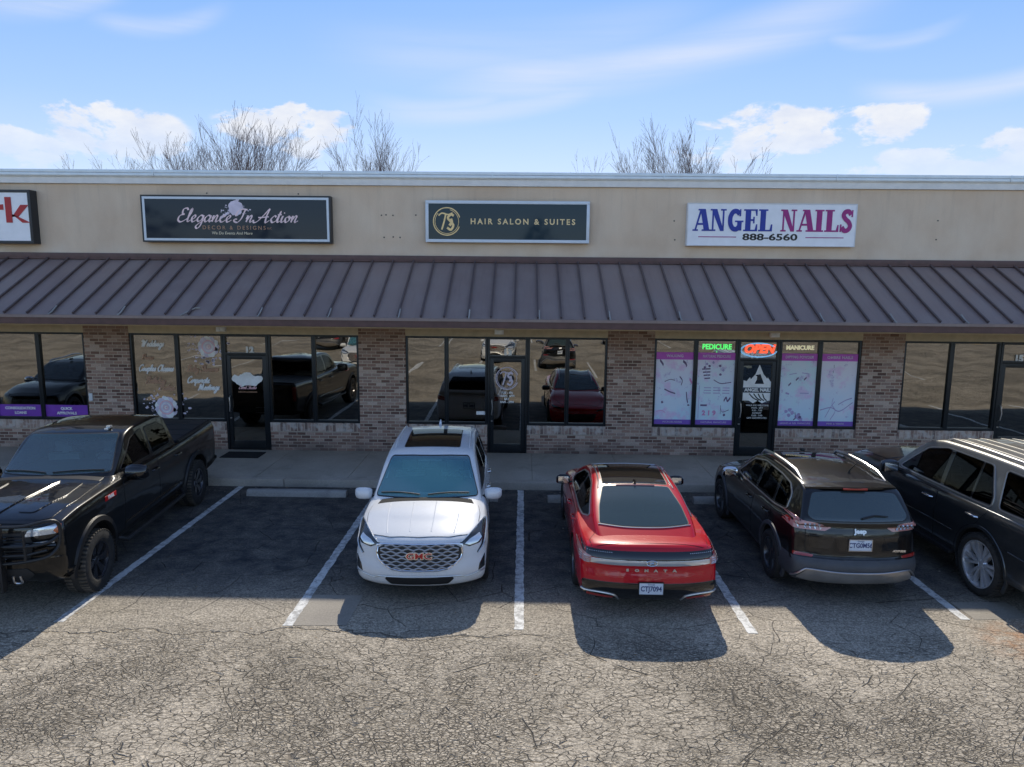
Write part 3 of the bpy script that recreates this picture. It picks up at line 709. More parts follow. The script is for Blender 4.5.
# the round monogram of the hair salon
def monogram(name, cx, cz, R, y, mat, par):
    mb = MB(); T = lambda p, d: (cx+p[0]*R, y-d, cz+p[1]*R)
    for r, w, a0, a1, dd in ((1., .10, .3, 5.9, 0), (.88, .05, 2.4, 7.6, .0007)):
        ribbon(mb, [(r*cos(a0+(a1-a0)*i/30), r*sin(a0+(a1-a0)*i/30)) for i in range(31)], w*.75, .002, dd, sub=1, to3=T)
    ribbon(mb, [(-.62,.42),(-.35,.6),(.1,.5),(.42,.62)], .1, .002, .0014, to3=T)
    ribbon(mb, [(-.08,.52),(-.2,0),(-.38,-.6)], .12, .002, .0021, to3=T)
    ribbon(mb, [(.52,.42),(.3,.5),(.08,.25),(.3,-.02),(.48,-.28),(.3,-.6),(.02,-.45)], .17, .002, .0028, to3=T)
    ribbon(mb, [(.3,.2),(.36,-.05),(.2,-.3)], .2, .002, .0035, to3=T)
    return mb.build(name, mat, par, recalc=False)
monogram('monogram_decal', -.34, 1.86, .25, .05, 'vinylpink', d13[1])
for i, s in enumerate(('TUE - FRI', '10AM - 6PM', 'SAT', '9AM - 3PM')): put_text('lettering', s, .068, 'vinylwhite', -.34, .05, 1.53-.07*i, d13[1], offset=.002)
mb = MB(); mb.box(-1.03, -.83, .052, .06, 1.02, 1.10); mb.build('security_sticker', 'vinylwhite', w13[1])

# nail salon door graphics
mb = MB(); T = lambda a: [(p[0], .05, p[1]) for p in a]
mb.add(T([(5.02,1.78),(5.2,1.78),(5.28,1.95),(5.22,2.0),(5.33,2.02),(5.38,1.9),(5.43,1.78),(5.60,1.78),(5.4,2.02),(5.30,2.24),(5.22,2.02)]), [tuple(range(11))])
mb.add([(p[0], .049, p[1]) for p in [(4.96,1.72),(5.66,1.72),(5.66,1.82),(5.56,1.86),(5.5,1.95),(5.42,1.8),(5.18,1.8),(5.1,1.95),(5.03,1.86),(4.96,1.88)]], [tuple(range(10))])
mb.add([(p[0], .0485, p[1]) for p in [(4.96,1.48),(4.96,1.42),(5.1,1.42),(5.2,1.36),(5.3,1.42),(5.4,1.36),(5.52,1.42),(5.66,1.42),(5.66,1.6),(4.96,1.6)]], [tuple(range(10))])
mb.build('crown_decal', 'vinylwhite', d14[1], recalc=False)
mb = MB()
for k in range(4):
    T2 = lambda p, d: (5.3+p[0], .0475-d, 1.5+p[1]); ribbon(mb, [(-.2+.1*k, .08), (-.1+.08*k, -.02), (.02+.06*k, -.08)], .025, .001, .0005*k, to3=T2)
blob(mb, 5.3, 1.93, .05, .0475, 0, 8, .3); mb.build('crown_decal', 'black', d14[1], recalc=False)
put_text('lettering', 'ANGEL NAILS', .1, 'vinylwhite', 5.3, .05, 1.66, d14[1], offset=.004)
for i, s in enumerate(('WALK-INS WELCOME', 'MON - SAT', '9:30 - 7:00', 'SUNDAY', '12:00 - 5:00', 'GIFT CERTIFICATES')): put_text('lettering', s, .052, 'vinylwhite', 5.3, .05, 1.31-.058*i, d14[1])

# ---- posters in the nail salon windows
def poster_mat(seed, sub):
    m, nt, N, L, b = newmat('poster_print'); setp(b, Roughness=.45); b.inputs['Coat Weight'].default_value = .4
    tc = N.new('ShaderNodeTexCoord'); P = tc.outputs['Generated']; sp = N.new('ShaderNodeSeparateXYZ'); L.new(P, sp.inputs[0])
    n = noise(N, L, tc.outputs['Object'], 1.1, 3); n.inputs['Distortion'].default_value = .5
    mp = N.new('ShaderNodeMapping'); mp.inputs['Location'].default_value = (seed*3.1, 0, seed); L.new(tc.outputs['Object'], mp.inputs[0]); L.new(mp.outputs[0], n.inputs['Vector'])
    c = cmix(N, L, mrange(N, L, sp.outputs['Z'], 0, 1), (.62, .84, .97), (.95, .86, .96))
    c = cmix(N, L, mrange(N, L, n.outputs['Fac'], .45, .62, 0, .7), c, sub)
    c = cmix(N, L, mrange(N, L, noise(N, L, mp.outputs[0], 2.6, 4, .6).outputs['Fac'], .54, .64, 0, .55), c, (.86, .50, .80))
    c = cmix(N, L, mrange(N, L, noise(N, L, mp.outputs[0], 5.5, 5, .7).outputs['Fac'], .60, .66, 0, .5), c, (.42, .30, .58))
    L.new(c, b.inputs['Base Color']); return m
PM = [poster_mat(1, (.85, .88, .95)), poster_mat(2, (.72, .9, .93)), poster_mat(3, (.66, .88, .9)), poster_mat(4, (.92, .88, .95))]
M['hdr'] = simple('poster_header', (.62, .12, .58), .5, var=.05); M['ftr'] = simple('poster_footer', (.24, .11, .52), .5, var=.05)
M['ink'] = simple('poster_ink', (.16, .10, .22), .5); M['ink2'] = simple('poster_ink_pale', (.45, .38, .62), .5); M['skin'] = simple('poster_pink', (.75, .3, .55), .5)
def poster(x0, x1, hdr, ftr, pm, lab, kind):
    mb = MB(); mb.box(x0, x1, .053, .060, .86, 2.49); p = mb.build('poster', pm); tag(p, lab, 'poster', 'tall posters in the nail salon windows')
    a = MB(); a.box(x0, x1, .048, .0525, 2.33, 2.492); h = a.build('header', 'hdr', p)
    a = MB(); a.box(x0, x1, .048, .0525, .857, .965); f = a.build('footer', 'ftr', p)
    put_text('lettering', hdr, .085, 'vinylpink', (x0+x1)/2, .045, 2.41, h, sx=min(1, 11.5/len(hdr)), offset=.002, spacing=1.1)
    put_text('lettering', ftr, .055, 'vinylpink', (x0+x1)/2, .045, .91, f, spacing=1.1)
    i = MB(); i2 = MB(); w = x1-x0; cx = (x0+x1)/2; T = lambda p, d: (cx+p[0]*w/2, .0518-d, p[1])
    def st(q, wd, k, m=None): ribbon(m or i, q, wd, .001, .0003*k, to3=T)
    if kind == 0:
        st([(-.8,2.32),(-.66,2.24),(-.6,2.2)], .06, 0); st([(.45,2.3),(.6,2.24),(.66,2.18)], .06, 1); st([(.3,1.95),(.45,1.86),(.4,1.75)], .035, 2); st([(-.5,1.83),(-.2,1.88),(.05,1.86)], .016, 3)
        st([(-.5,1.66),(-.2,1.6),(.1,1.56)], .03, 4); st([(.7,1.6),(.74,1.45),(.8,1.35)], .05, 5); st([(.85,1.9),(.98,1.8)], .07, 6, i2); blob(i, cx-.3*w, 1.36, .025, .051, 0); blob(i, cx+.42*w, 1.3, .022, .051, 0)
        st([(-.9,1.15),(-.6,1.17),(-.4,1.12)], .012, 1, i2)
    if kind == 1:
        for k, (a_, b_) in enumerate(((-.6,2.16),(-.5,2.24),(-.35,2.19),(-.15,2.27),(.2,2.2),(.4,2.1),(.25,2.0))): blob(i2 if k % 2 else i, cx+a_*w/2, b_, .028, .051, 0)
        for k in range(4): st([(-.75+.05*k, 2.12-.07*k), (-.3, 2.13-.07*k)], .03, k)
        st([(-.1,1.88),(.3,1.8),(.85,1.83)], .02, 5); st([(-.6,2.3),(-.55,2.1),(-.4,1.95)], .02, 2, i2); st([(-.85,1.75),(-.85,1.0)], .02, 3, i2)
        for k in range(3):
            for j in range(3): st([(-.6+.5*j, 1.7-.06*k), (-.22+.5*j, 1.7-.06*k)], .018, k+j, i2)
        st([(.5,1.4),(.62,1.48),(.7,1.4),(.85,1.48)], .05, 2); st([(-.75,1.3),(-.4,1.3)], .04, 1); st([(.35,1.25),(.45,1.15),(.8,1.2)], .014, 3); st([(.35,1.3),(.35,1.1)], .02, 4)
        put_text('lettering', '2 1 9', .15, 'skin', cx-.14*w, .046, 1.12, p, offset=.006)
        blob(i, cx+.28*w, 1.08, .03, .051, 0)
    if kind == 2:
        for k, (a_, b_) in enumerate(((-.45,1.8),(-.05,1.92),(.4,1.93))): st([(a_-.07,b_-.03),(a_+.07,b_+.03)], .04, k)
        st([(-.5,2.02),(-.1,2.05)], .016, 0, i2); st([(.2,2.06),(.6,2.04)], .016, 1, i2); st([(.15,1.6),(.65,1.6)], .022, 2, i2); st([(-.65,1.6),(-.45,1.58)], .04, 3, i2)
        for k, (a_, b_) in enumerate(((-.55,1.18),(-.35,1.22),(-.2,1.15),(-.4,1.1),(.05,1.06),(.2,1.03),(.3,1.0),(.15,1.1))): blob(i2, cx+a_*w/2, b_, .045, .051, .0004*k, 9)
        st([(-.05,1.16),(.0,1.04),(-.12,.99)], .03, 4); blob(i, cx+.12*w, 1.05, .035, .051, .004)
    if kind == 3:
        st([(-.3,2.25),(-.28,2.18)], .02, 0); st([(-.3,2.12),(-.32,2.06)], .02, 1)
        for k, q in enumerate((((-.9,1.22),(-.3,1.28),(.2,1.2),(.9,1.4)), ((-.2,1.5),(-.25,1.35),(-.05,1.2),(-.3,1.0)), ((.1,1.35),(.5,1.45),(.85,1.5)), ((-.6,1.05),(-.3,1.3),(-.1,1.42)))): st(q, .022, k, i2)
    if i.v: i.build('print', 'ink', p, recalc=False)
    if i2.v: i2.build('print', 'ink2' if kind != 0 else 'skin', p, recalc=False)
poster(2.995, 3.82, 'WAXING', 'MICROBLADING', PM[0], 'tall pale blue poster headed WAXING, leftmost in the nail salon window', 0)
poster(3.92, 4.75, 'NATURAL PEDICURE', 'NATURAL MANICURE', PM[1], 'pale blue poster headed NATURAL PEDICURE with pictures and price text', 1)
poster(5.775, 6.57, 'DIPPING POWDER', 'LASHES & GEL MANICURE', PM[2], 'pale blue poster headed DIPPING POWDER right of the salon door', 2)
poster(6.67, 7.465, 'OMBRE NAILS', 'PINK & WHITE', PM[3], 'pale lilac poster headed OMBRE NAILS next to the brick pier', 3)
M['neon_g'] = emis('neon_green', (.12, 1., .2), .9); M['neon_r'] = emis('neon_red', (1., .10, .04), 1.3); M['neon_b'] = emis('neon_blue', (.25, .6, 1.), .55); M['neon_off_glow'] = emis('tube_cream', (.8, .74, .5), .45)  # the cream tubes are unlit; their faint glow is added
n1 = tag(empty('neon_sign', (4.33, .05, 2.62)), 'small green lit neon sign reading PEDICURE above a poster', 'neon sign')
put_text('lettering', 'PEDICURE', .16, 'neon_g', 0, 0, 0, n1, extrude=.004, offset=.004, sx=.9)
mb = MB(); mb.tube([(0, .005, -.085), (0.01, .002, -.2)], .005, 6); mb.build('cord', 'neon_g', n1)
n2 = tag(empty('open_sign', (5.26, .045, 2.57)), 'red neon OPEN sign inside a pale blue oval above the salon door', 'neon sign')
mb = MB(); mb.tube([(.40*cos(a), 0, .155*sin(a)-.01) for a in [2*pi*i/40+.5 for i in range(37)]], .012, 8); mb.build('oval_tube', 'neon_b', n2)
mb = MB(); mb.tube([(.375*cos(a), 0.004, .135*sin(a)-.01) for a in [2*pi*i/40+.5 for i in range(37)]], .008, 8); mb.build('oval_tube', 'vinylwhite', n2)
put_text('lettering', 'OPEN', .255, 'neon_r', 0, -.004, .01, n2, extrude=.006, offset=.012, shear=.25)
n3 = tag(empty('neon_sign', (6.17, .05, 2.62)), 'unlit cream neon strip sign, given a faint glow, above the DIPPING POWDER poster', 'neon sign')
put_text('lettering', 'MANICURE', .13, 'neon_off_glow', 0, 0, 0, n3, offset=.006, sx=.95)
mb = MB(); mb.box(-.42, .42, -.26, .26, 0, .014)
for k in range(8): mb.box(-.4, .4, -.24+.062*k, -.21+.062*k, .014, .018)
tag(mb.build('door_mat', 'mat_rubber', loc=(-6.18, -.5, .15)), 'dark rubber door mat in front of door 12', 'door mat')

# ---------------------------------------------------------------- signs
def cabinet(name, x0, x1, z0, z1, d, face, framec, fw, lab, lip=None):
    o = tag(empty(name, ((x0+x1)/2, 0, (z0+z1)/2)), lab, 'sign'); w = (x1-x0)/2; h = (z1-z0)/2
    mb = MB(); mb.box(-w, w, -d+.012, -.002, -h, h); mb.build('cabinet', 'darkframe' if framec != 'white' else 'white', o, bevel=.006)
    f = MB()
    for a in ((-w, w, h-fw, h), (-w, w, -h, -h+fw), (-w, -w+fw, -h+fw, h-fw), (w-fw, w, -h+fw, h-fw)): f.box(a[0], a[1], -d-.012, -d+.010, a[2], a[3])
    f.build('frame', framec, o, recalc=False, bevel=.004)
    g = MB(); g.box(-w+fw-.003, w-fw+.003, -d-.002, -d+.006, -h+fw-.003, h-fw+.003); g.build('face', face, o)
    return o, w, h, d
M['frame_w'] = simple('frame_pale', (.6, .67, .74), .4, .2, var=.05)
# 1 white sign at the left edge
o, w, h, d = cabinet('sign', -13.4, -10.64, 4.74, 5.88, .22, 'signwhite', 'darkframe', .06, 'white lit-box sign with red letters rk at the left edge')
mb = MB(); T3 = lambda p, dd: (p[0], -d-.006-dd, p[1])
def poly(mb, pts, k=0, T=None):
    T = T or T3; mb.add([T(p, .0004*k+.006) for p in pts]+[T(p, .0004*k) for p in pts], [tuple(range(len(pts)))]+[(i, (i+1) % len(pts), len(pts)+(i+1) % len(pts), len(pts)+i) for i in range(len(pts))])
bx = .86
T3 = lambda p, dd: (.82+(p[0]-.86)*.80, -d-.006-dd, p[1]*.9+.0)
poly(mb, [(bx,-.14),(bx+.17,-.14),(bx+.17,.46),(bx,.46)], 0); poly(mb, [(bx+.17,.0),(bx+.42,.28),(bx+.64,.28),(bx+.34,-.0),(bx+.66,-.14),(bx+.44,-.14),(bx+.17,.06)], 1)
mb.build('letter', 'signred', o); mb = MB()
poly(mb, [(bx-.42,-.14),(bx-.25,-.14),(bx-.25,.28),(bx-.42,.28)], 0); poly(mb, [(bx-.25,.08),(bx-.16,.16),(bx-.05,.16),(bx-.05,.29),(bx-.17,.28),(bx-.25,.2)], 1); mb.build('letter', 'signred', o)
# 2 Elegance In Action
o, w, h, d = cabinet('sign', -8.27, -4.16, 4.80, 5.80, .18, 'sign_face_dark', 'darkframe', .035, 'dark sign with pink script Elegance In Action and a flower')
mb = MB()
for a in ((-w+.036, w-.036, h-.085, h-.036), (-w+.036, w-.036, -h+.036, -h+.085), (-w+.036, -w+.085, -h+.085, h-.085), (w-.085, w-.036, -h+.085, h-.085)): mb.box(a[0], a[1], -d-.010, -d-.0025, a[2], a[3])
mb.build('trim', 'frame_w', o, recalc=False)
script('lettering', 'Elegance In Action', .135, .02, -.06, -d-.004, 'script', o, sx=1.02, nib=(.09, .34, .55))
put_text('lettering', 'DECOR & DESIGNS', .115, 'vinylbronze', -.05, -d-.005, -.185, o, spacing=1.5)
put_text('lettering', 'LLC', .06, 'vinylbronze', .72, -d-.005, -.19, o)
put_text('lettering', 'We Do Events And More', .085, 'cream', -.1, -d-.005, -.30, o, shear=.15)
mb = MB(); random.seed(5)
for k in range(9): a = 2*pi*k/9; blob(mb, .0+.09*cos(a), .24+.09*sin(a), .075, -d-.003, .0004*k, 10, .2)
blob(mb, 0, .24, .12, -d-.003, .004, 12, .15); blob(mb, .05, .41, .04, -d-.003, .0002, 8, .2)
for k in range(40):
    t = random.uniform(-1, 1); blob(mb, t*.3+random.uniform(-.05,.05), .25-abs(t)*.1+random.uniform(-.09, .1), random.uniform(.008, .022), -d-.003, 0, 6, .3)
ribbon(mb, [(-.34,.02),(-.24,.08),(-.15,.14)], .05, .002, .001, to3=lambda p, q: (p[0], -d-.003-q, p[1]))
mb.build('flower_emblem', ['vinylpink'], o, recalc=False)
# 3 hair salon
o, w, h, d = cabinet('sign', -2.12, 1.41, 4.85, 5.73, .14, 'sign_face_teal', 'frame_w', .065, 'dark teal sign with pale frame reading HAIR SALON & SUITES')
monogram('monogram', -w+.46, 0, .29, -d-.004, 'gold', o)
put_text('lettering', 'HAIR SALON & SUITES', .165, 'goldletter', .33, -d-.005, .0, o, spacing=1.42, offset=.004)
# 4 ANGEL NAILS
o, w, h, d = cabinet('sign', 3.50, 7.10, 4.82, 5.72, .14, 'signwhite', 'white', .018, 'white sign with blue ANGEL and magenta NAILS in slab letters')
def slab(ch, x, z, H, mat, par):
    """heavy slab-serif capitals drawn stroke by stroke; returns advance"""
    mb = MB(); T = lambda p, q: (x+p[0]*H*.92, -d-.003-q, z+p[1]*H); k = [0]
    def P(*pts): poly(mb, pts, k[0], T); k[0] += 1
    def serif(a, b, zz): P((a, zz), (b, zz), (b, zz+.07), (a, zz+.07))
    if ch == 'A':
        P((.10,.06),(.18,.06),(.46,1),(.36,1)); P((.36,1),(.62,1),(.84,.06),(.56,.06)); serif(0,.27,0); serif(.46,.92,0); P((.22,.27),(.55,.27),(.55,.36),(.25,.36)); adv = .9; serif(.26,.5,.93)
    if ch == 'N':
        P((.08,.05),(.16,.05),(.16,.95),(.08,.95)); P((.03,1),(.31,1),(.68,.0),(.5,.0)); P((.60,.02),(.68,.02),(.68,.95),(.60,.95)); serif(0,.26,0); serif(.5,.78,.93); serif(-.02,.2,.93); adv = .82
    if ch in 'EL':
        P((.09,.05),(.36,.05),(.36,.95),(.09,.95)); serif(0,.46,.93); serif(0,.7,0); P((.56,0),(.70,0),(.70,.32),(.64,.32)); adv = .76
        if ch == 'E': serif(0,.68,.93); P((.56,1),(.68,1),(.68,.7),(.62,.7)); P((.3,.47),(.52,.47),(.52,.55),(.3,.55)); P((.48,.36),(.55,.36),(.55,.66),(.48,.66))
    if ch == 'I': P((.09,.05),(.36,.05),(.36,.95),(.09,.95)); serif(0,.45,.93); serif(0,.45,0); adv = .52
    if ch == 'G':
        ribbon(mb, [(.64,.78),(.50,.90),(.32,.88),(.2,.7),(.17,.5),(.2,.3),(.32,.12),(.5,.09),(.62,.2)], .22, .006, .0004, to3=T)
        P((.54,.03),(.76,.03),(.76,.42),(.54,.42)); serif(.42,.84,.41); P((.62,.68),(.71,.68),(.71,1.0),(.65,1.0)); adv = .86
    if ch == 'S':
        ribbon(mb, [(.54,.78),(.42,.93),(.24,.90),(.17,.74),(.28,.58),(.44,.45),(.52,.26),(.42,.09),(.24,.06),(.10,.22)], .21, .006, .0004, to3=T)
        P((.56,.68),(.64,.68),(.64,1.0),(.58,1.0)); P((.02,.0),(.08,0),(.1,.34),(.02,.34)); adv = .7
    mb.build('letter', mat, par); return adv*H
cx = -w+.12
for ch in 'ANGEL': cx += slab(ch, cx, -.135, .46, 'bluepaint', o)*.91
cx += .16
for ch in 'NAILS': cx += slab(ch, cx, -.135, .46, 'magenta', o)*.905
put_text('lettering', '888-6560', .19, 'black', -.02, -d-.005, -.262, o, sx=1.62, offset=.005)
for s in (-1, 1):
    mb = MB(); mb.box(s*.74, s*1.55, -d-.006, -d-.003, -.268, -.25); mb.build('rule', 'magenta', o)

# ---------------------------------------------------------------- vehicles
def interp(tab, x):
    """monotone cubic through (x, y) pairs"""
    n = len(tab)
    if x <= tab[0][0]: return tab[0][1]
    if x >= tab[-1][0]: return tab[-1][1]
    d = [(tab[i+1][1]-tab[i][1])/(tab[i+1][0]-tab[i][0]) for i in range(n-1)]
    def m(i):
        if i == 0: return d[0]
        if i == n-1: return d[-1]
        return 0 if d[i-1]*d[i] <= 0 else 2*d[i-1]*d[i]/(d[i-1]+d[i])
    for i in range(n-1):
        if x <= tab[i+1][0]:
            h = tab[i+1][0]-tab[i][0]; t = (x-tab[i][0])/h
            return ((1+2*t)*(1-t)**2*tab[i][1]+t*(1-t)**2*h*m(i)+t*t*(3-2*t)*tab[i+1][1]+t*t*(t-1)*h*m(i+1))
def sm(t): t = max(0, min(1, t)); return t*t*(3-2*t)
class Surf:
    """a closed lofted shell with a BVH and smooth normals so that panels, lamps and glass can be laid on it"""
    def __init__(s, rings, caps=True):
        s.rings = rings; n = len(rings[0]); vs = [p for r in rings for p in r]; fs = []
        for i in range(len(rings)-1):
            for j in range(n): fs.append((i*n+j, i*n+(j+1) % n, (i+1)*n+(j+1) % n, (i+1)*n+j))
        s.vs = vs; s.fs = fs
        fs.append(tuple(range(n))); fs.append(tuple(range((len(rings)-1)*n, len(rings)*n))[::-1])
        me = bpy.data.meshes.new('tmp'); me.from_pydata(vs, [], fs); b = bmesh.new(); b.from_mesh(me)
        bmesh.ops.recalc_face_normals(b, faces=b.faces); b.to_mesh(me); b.free()
        s.me = me
        me.calc_loop_triangles(); s.tris = [tuple(t.vertices) for t in me.loop_triangles]
        s.co = [v.co.copy() for v in me.vertices]; s.no = [Vector(v.normal) for v in me.vertices]
        s.bvh = BVHTree.FromPolygons(s.co, s.tris)
    def hit(s, o, d):
        loc, nn, idx, dist = s.bvh.ray_cast(o, d)
        if loc is None:
            loc, nn, idx, dist = s.bvh.find_nearest(o+d*3)
            if loc is None: return None, None
        t = s.tris[idx]; a, b, c = (s.co[i] for i in t)
        v0, v1, v2 = b-a, c-a, loc-a; d00, d01, d11, d20, d21 = v0.dot(v0), v0.dot(v1), v1.dot(v1), v2.dot(v0), v2.dot(v1)
        den = d00*d11-d01*d01
        if abs(den) < 1e-12: return loc, nn
        v = (d11*d20-d01*d21)/den; w = (d00*d21-d01*d20)/den
        n = s.no[t[0]]*(1-v-w)+s.no[t[1]]*v+s.no[t[2]]*w
        return loc, (n.normalized() if n.length > 1e-6 else nn)
def body_surface(sp):
    L = sp['L']; yF = -L/2; N = sp.get('N', 84); rf = sp.get('fillet', .07); rings = []
    J = 15
    def section(y):
        w = interp(sp['w'], y); zb = interp(sp['zb'], y); zs = interp(sp['zs'], y); zt = interp(sp['zt'], y); ws = sp.get('ws', .94); h = zs-zb
        zt = max(zt, zs+.005); cr = sp.get('crease', .985)
        pts = [(0, zb), (w*.5, zb), (w*.86, zb), (w*.955, zb+.035), (w*.985, zb+.22*h), (w*.995, zb+.42*h), (w*1.0, zb+.60*h), (w*cr, zb+.74*h), (w*(ws+.03), zb+.90*h), (w*ws, zs), (w*ws-.035, zs+(zt-zs)*.22+.004), (w*.80, zs+(zt-zs)*.55), (w*.55, zs+(zt-zs)*.83), (w*.28, zs+(zt-zs)*.96), (0, zt)]
        c = catmull([Vector(p) for p in pts], 3); c[0].x = 0; c[-1].x = 0
        for q in c: q.x = max(0, q.x); q.y = max(q.y, zb-.002)
        return c
    def offF(x, z, w): return interp(sp['faceF'], z)+sp['sweepF']*(abs(x)/w)**sp.get('powF', 2.4)
    def offR(x, z, w): return interp(sp['faceR'], z)+sp['sweepR']*(abs(x)/w)**sp.get('powR', 2.6)
    def warp(x, y, z, w):
        s = (y-yF)/L; bf = (1-sm((y-yF)/(sp.get('blend', 1.1)))); br = (1-sm((-yF-y)/(sp.get('blend', 1.1))))
        y2 = y
        if bf > 0: y2 += bf*offF(x, z, w)
        if br > 0: y2 -= br*offR(x, z, w)
        return y2
    ys = []
    fil = [rf*(1-cos(pi/2*k/6)) for k in range(0, 7)]
    ys += [(yF+a, a) for a in fil]
    for i in range(1, N): ys.append((yF+rf+(L-2*rf)*i/N, None))
    ys += [(-yF-a, a) for a in reversed(fil)]
    for i, (y, a) in enumerate(ys):
        c = section(y); w = max(q.x for q in c); zc = .5*(c[0].y+c[-1].y); hh = .5*(c[-1].y-c[0].y)
        ins = 0 if a is None else rf-sqrt(max(0, rf*rf-(rf-a)**2))
        kx = (w-ins)/w; kz = (hh-ins*.8)/hh
        half = [(q.x*kx, zc+(q.y-zc)*kz) for q in c]
        full = half+[(-x, z) for x, z in half[-2:0:-1]]
        ring = [Vector((x, warp(x, y, z, w), z)) for x, z in full]
        if i == 0 or i == len(ys)-1:
            caps = []
            for k in (.0, .12, .24, .36, .48, .6, .7, .8, .88, .95):
                kk = max(k, .02); caps.append([Vector((x*kk, warp(x*kk, y, zc+(z-zc)*kk, w), zc+(z-zc)*kk)) for x, z in full])
            rings += (caps+[ring]) if i == 0 else ([ring]+caps[::-1])
        else: rings.append(ring)
    return Surf(rings)
def house_surface(sp):
    """greenhouse: zt(y) roof line, base half width wb, roof half width wr"""
    g = sp['gh']; y0, y1 = g['zt'][0][0], g['zt'][-1][0]; N = g.get('N', 64); rings = []; zr = max(z for _, z in g['zt'])
    for i in range(N+1):
        y = y0+(y1-y0)*i/N; zt = interp(g['zt'], y) if g.get('cubic', True) else lin(g['zt'], y)
        zb = interp(g['zb'], y)-.05; wb = interp(g['wb'], y); wr = interp(g['wr'], y); zt = max(zt, zb+.03)
        f = lambda z: wb+(wr-wb)*((z-zb)/(zr-zb))**g.get('pw', 1.15)
        h = zt-zb; e = min(.06, h*.4); crown = g.get('crown', .04)*min(1, h/.4)
        we = f(zt-crown-e)
        pts = [(0, zb), (wb*.7, zb), (wb, zb)]+[(f(zb+(h-crown-e)*t), zb+(h-crown-e)*t) for t in (.2, .4, .6, .8, 1.)]+[(we-.018, zt-crown-.018), (we-.06, zt-crown+.004), (we*.75, zt-crown*.48), (we*.5, zt-crown*.2), (we*.25, zt-crown*.05), (0, zt)]
        c = []
        c = [Vector(p) for p in pts[:2]]+catmull([Vector(p) for p in pts[2:]], 3)
        half = [(q.x, q.y) for q in c]; full = half+[(-x, z) for x, z in half[-2:0:-1]]
        ff = 1-sm((y-y0)/g.get('bf', 1.)); fr = 1-sm((y1-y)/g.get('br', .9))
        rings.append([Vector((x, y+ff*g.get('swF', .16)*(x/wb)**2-fr*g.get('swR', .1)*(x/wb)**2, z)) for x, z in full])
    return Surf(rings)
class Both:
    def __init__(s, a, b): s.a, s.b = a, b
    def hit(s, o, d):
        A = s.a.bvh.ray_cast(o, d); B_ = s.b.bvh.ray_cast(o, d)
        if A[0] is None and B_[0] is None: return s.a.hit(o, d)
        if B_[0] is None or (A[0] is not None and A[3] <= B_[3]): return s.a.hit(o, d)
        return s.b.hit(o, d)
def lin(t, x):
    for i in range(len(t)-1):
        if x <= t[i+1][0]:
            a = (x-t[i][0])/(t[i+1][0]-t[i][0]); return t[i][1]*(1-a)+t[i+1][1]*a
    return t[-1][1]
def roundpoly(pts, r, n=4):
    P = [Vector(p) for p in pts]; out = []; m = len(P)
    for i in range(m):
        a, b, c = P[i-1], P[i], P[(i+1) % m]; u = a-b; v = c-b
        rr = min(r, u.length*.45, v.length*.45)
        p, q = b+u.normalized()*rr, b+v.normalized()*rr
        for k in range(n+1): t = k/n; out.append(p*(1-t)**2+b*2*t*(1-t)+q*t*t)
    return out
def inset(pts, d):
    P = [Vector(p) for p in pts]; area = sum(P[i].x*P[(i+1) % len(P)].y-P[(i+1) % len(P)].x*P[i].y for i in range(len(P))); s = 1 if area > 0 else -1
    out = []
    for i in range(len(P)):
        t1 = (P[i]-P[i-1]); t2 = (P[(i+1) % len(P)]-P[i])
        t1 = t1.normalized() if t1.length > 1e-7 else t2.normalized(); t2 = t2.normalized() if t2.length > 1e-7 else t1
        n = Vector((-t1.y-t2.y, t1.x+t2.x)); n = n.normalized() if n.length > 1e-6 else Vector((0, 0))
        out.append(P[i]+n*d*s/max(.5, sqrt((1+t1.dot(t2))/2)))
    return out
FR = {'side': (Vector((0,1,0)), Vector((0,0,1)), Vector((-1,0,0)), Vector((3,0,0))),
      'top': (Vector((1,0,0)), Vector((0,1,0)), Vector((0,0,-1)), Vector((0,0,4))),
      'front': (Vector((1,0,0)), Vector((0,0,1)), Vector((0,1,0)), Vector((0,-5,0))),
      'rear': (Vector((1,0,0)), Vector((0,0,1)), Vector((0,-1,0)), Vector((0,5,0)))}
def frame(kind, ang=0, yaw=0):
    u, v, d, o = (x.copy() for x in FR[kind])
    return u, v, d, o
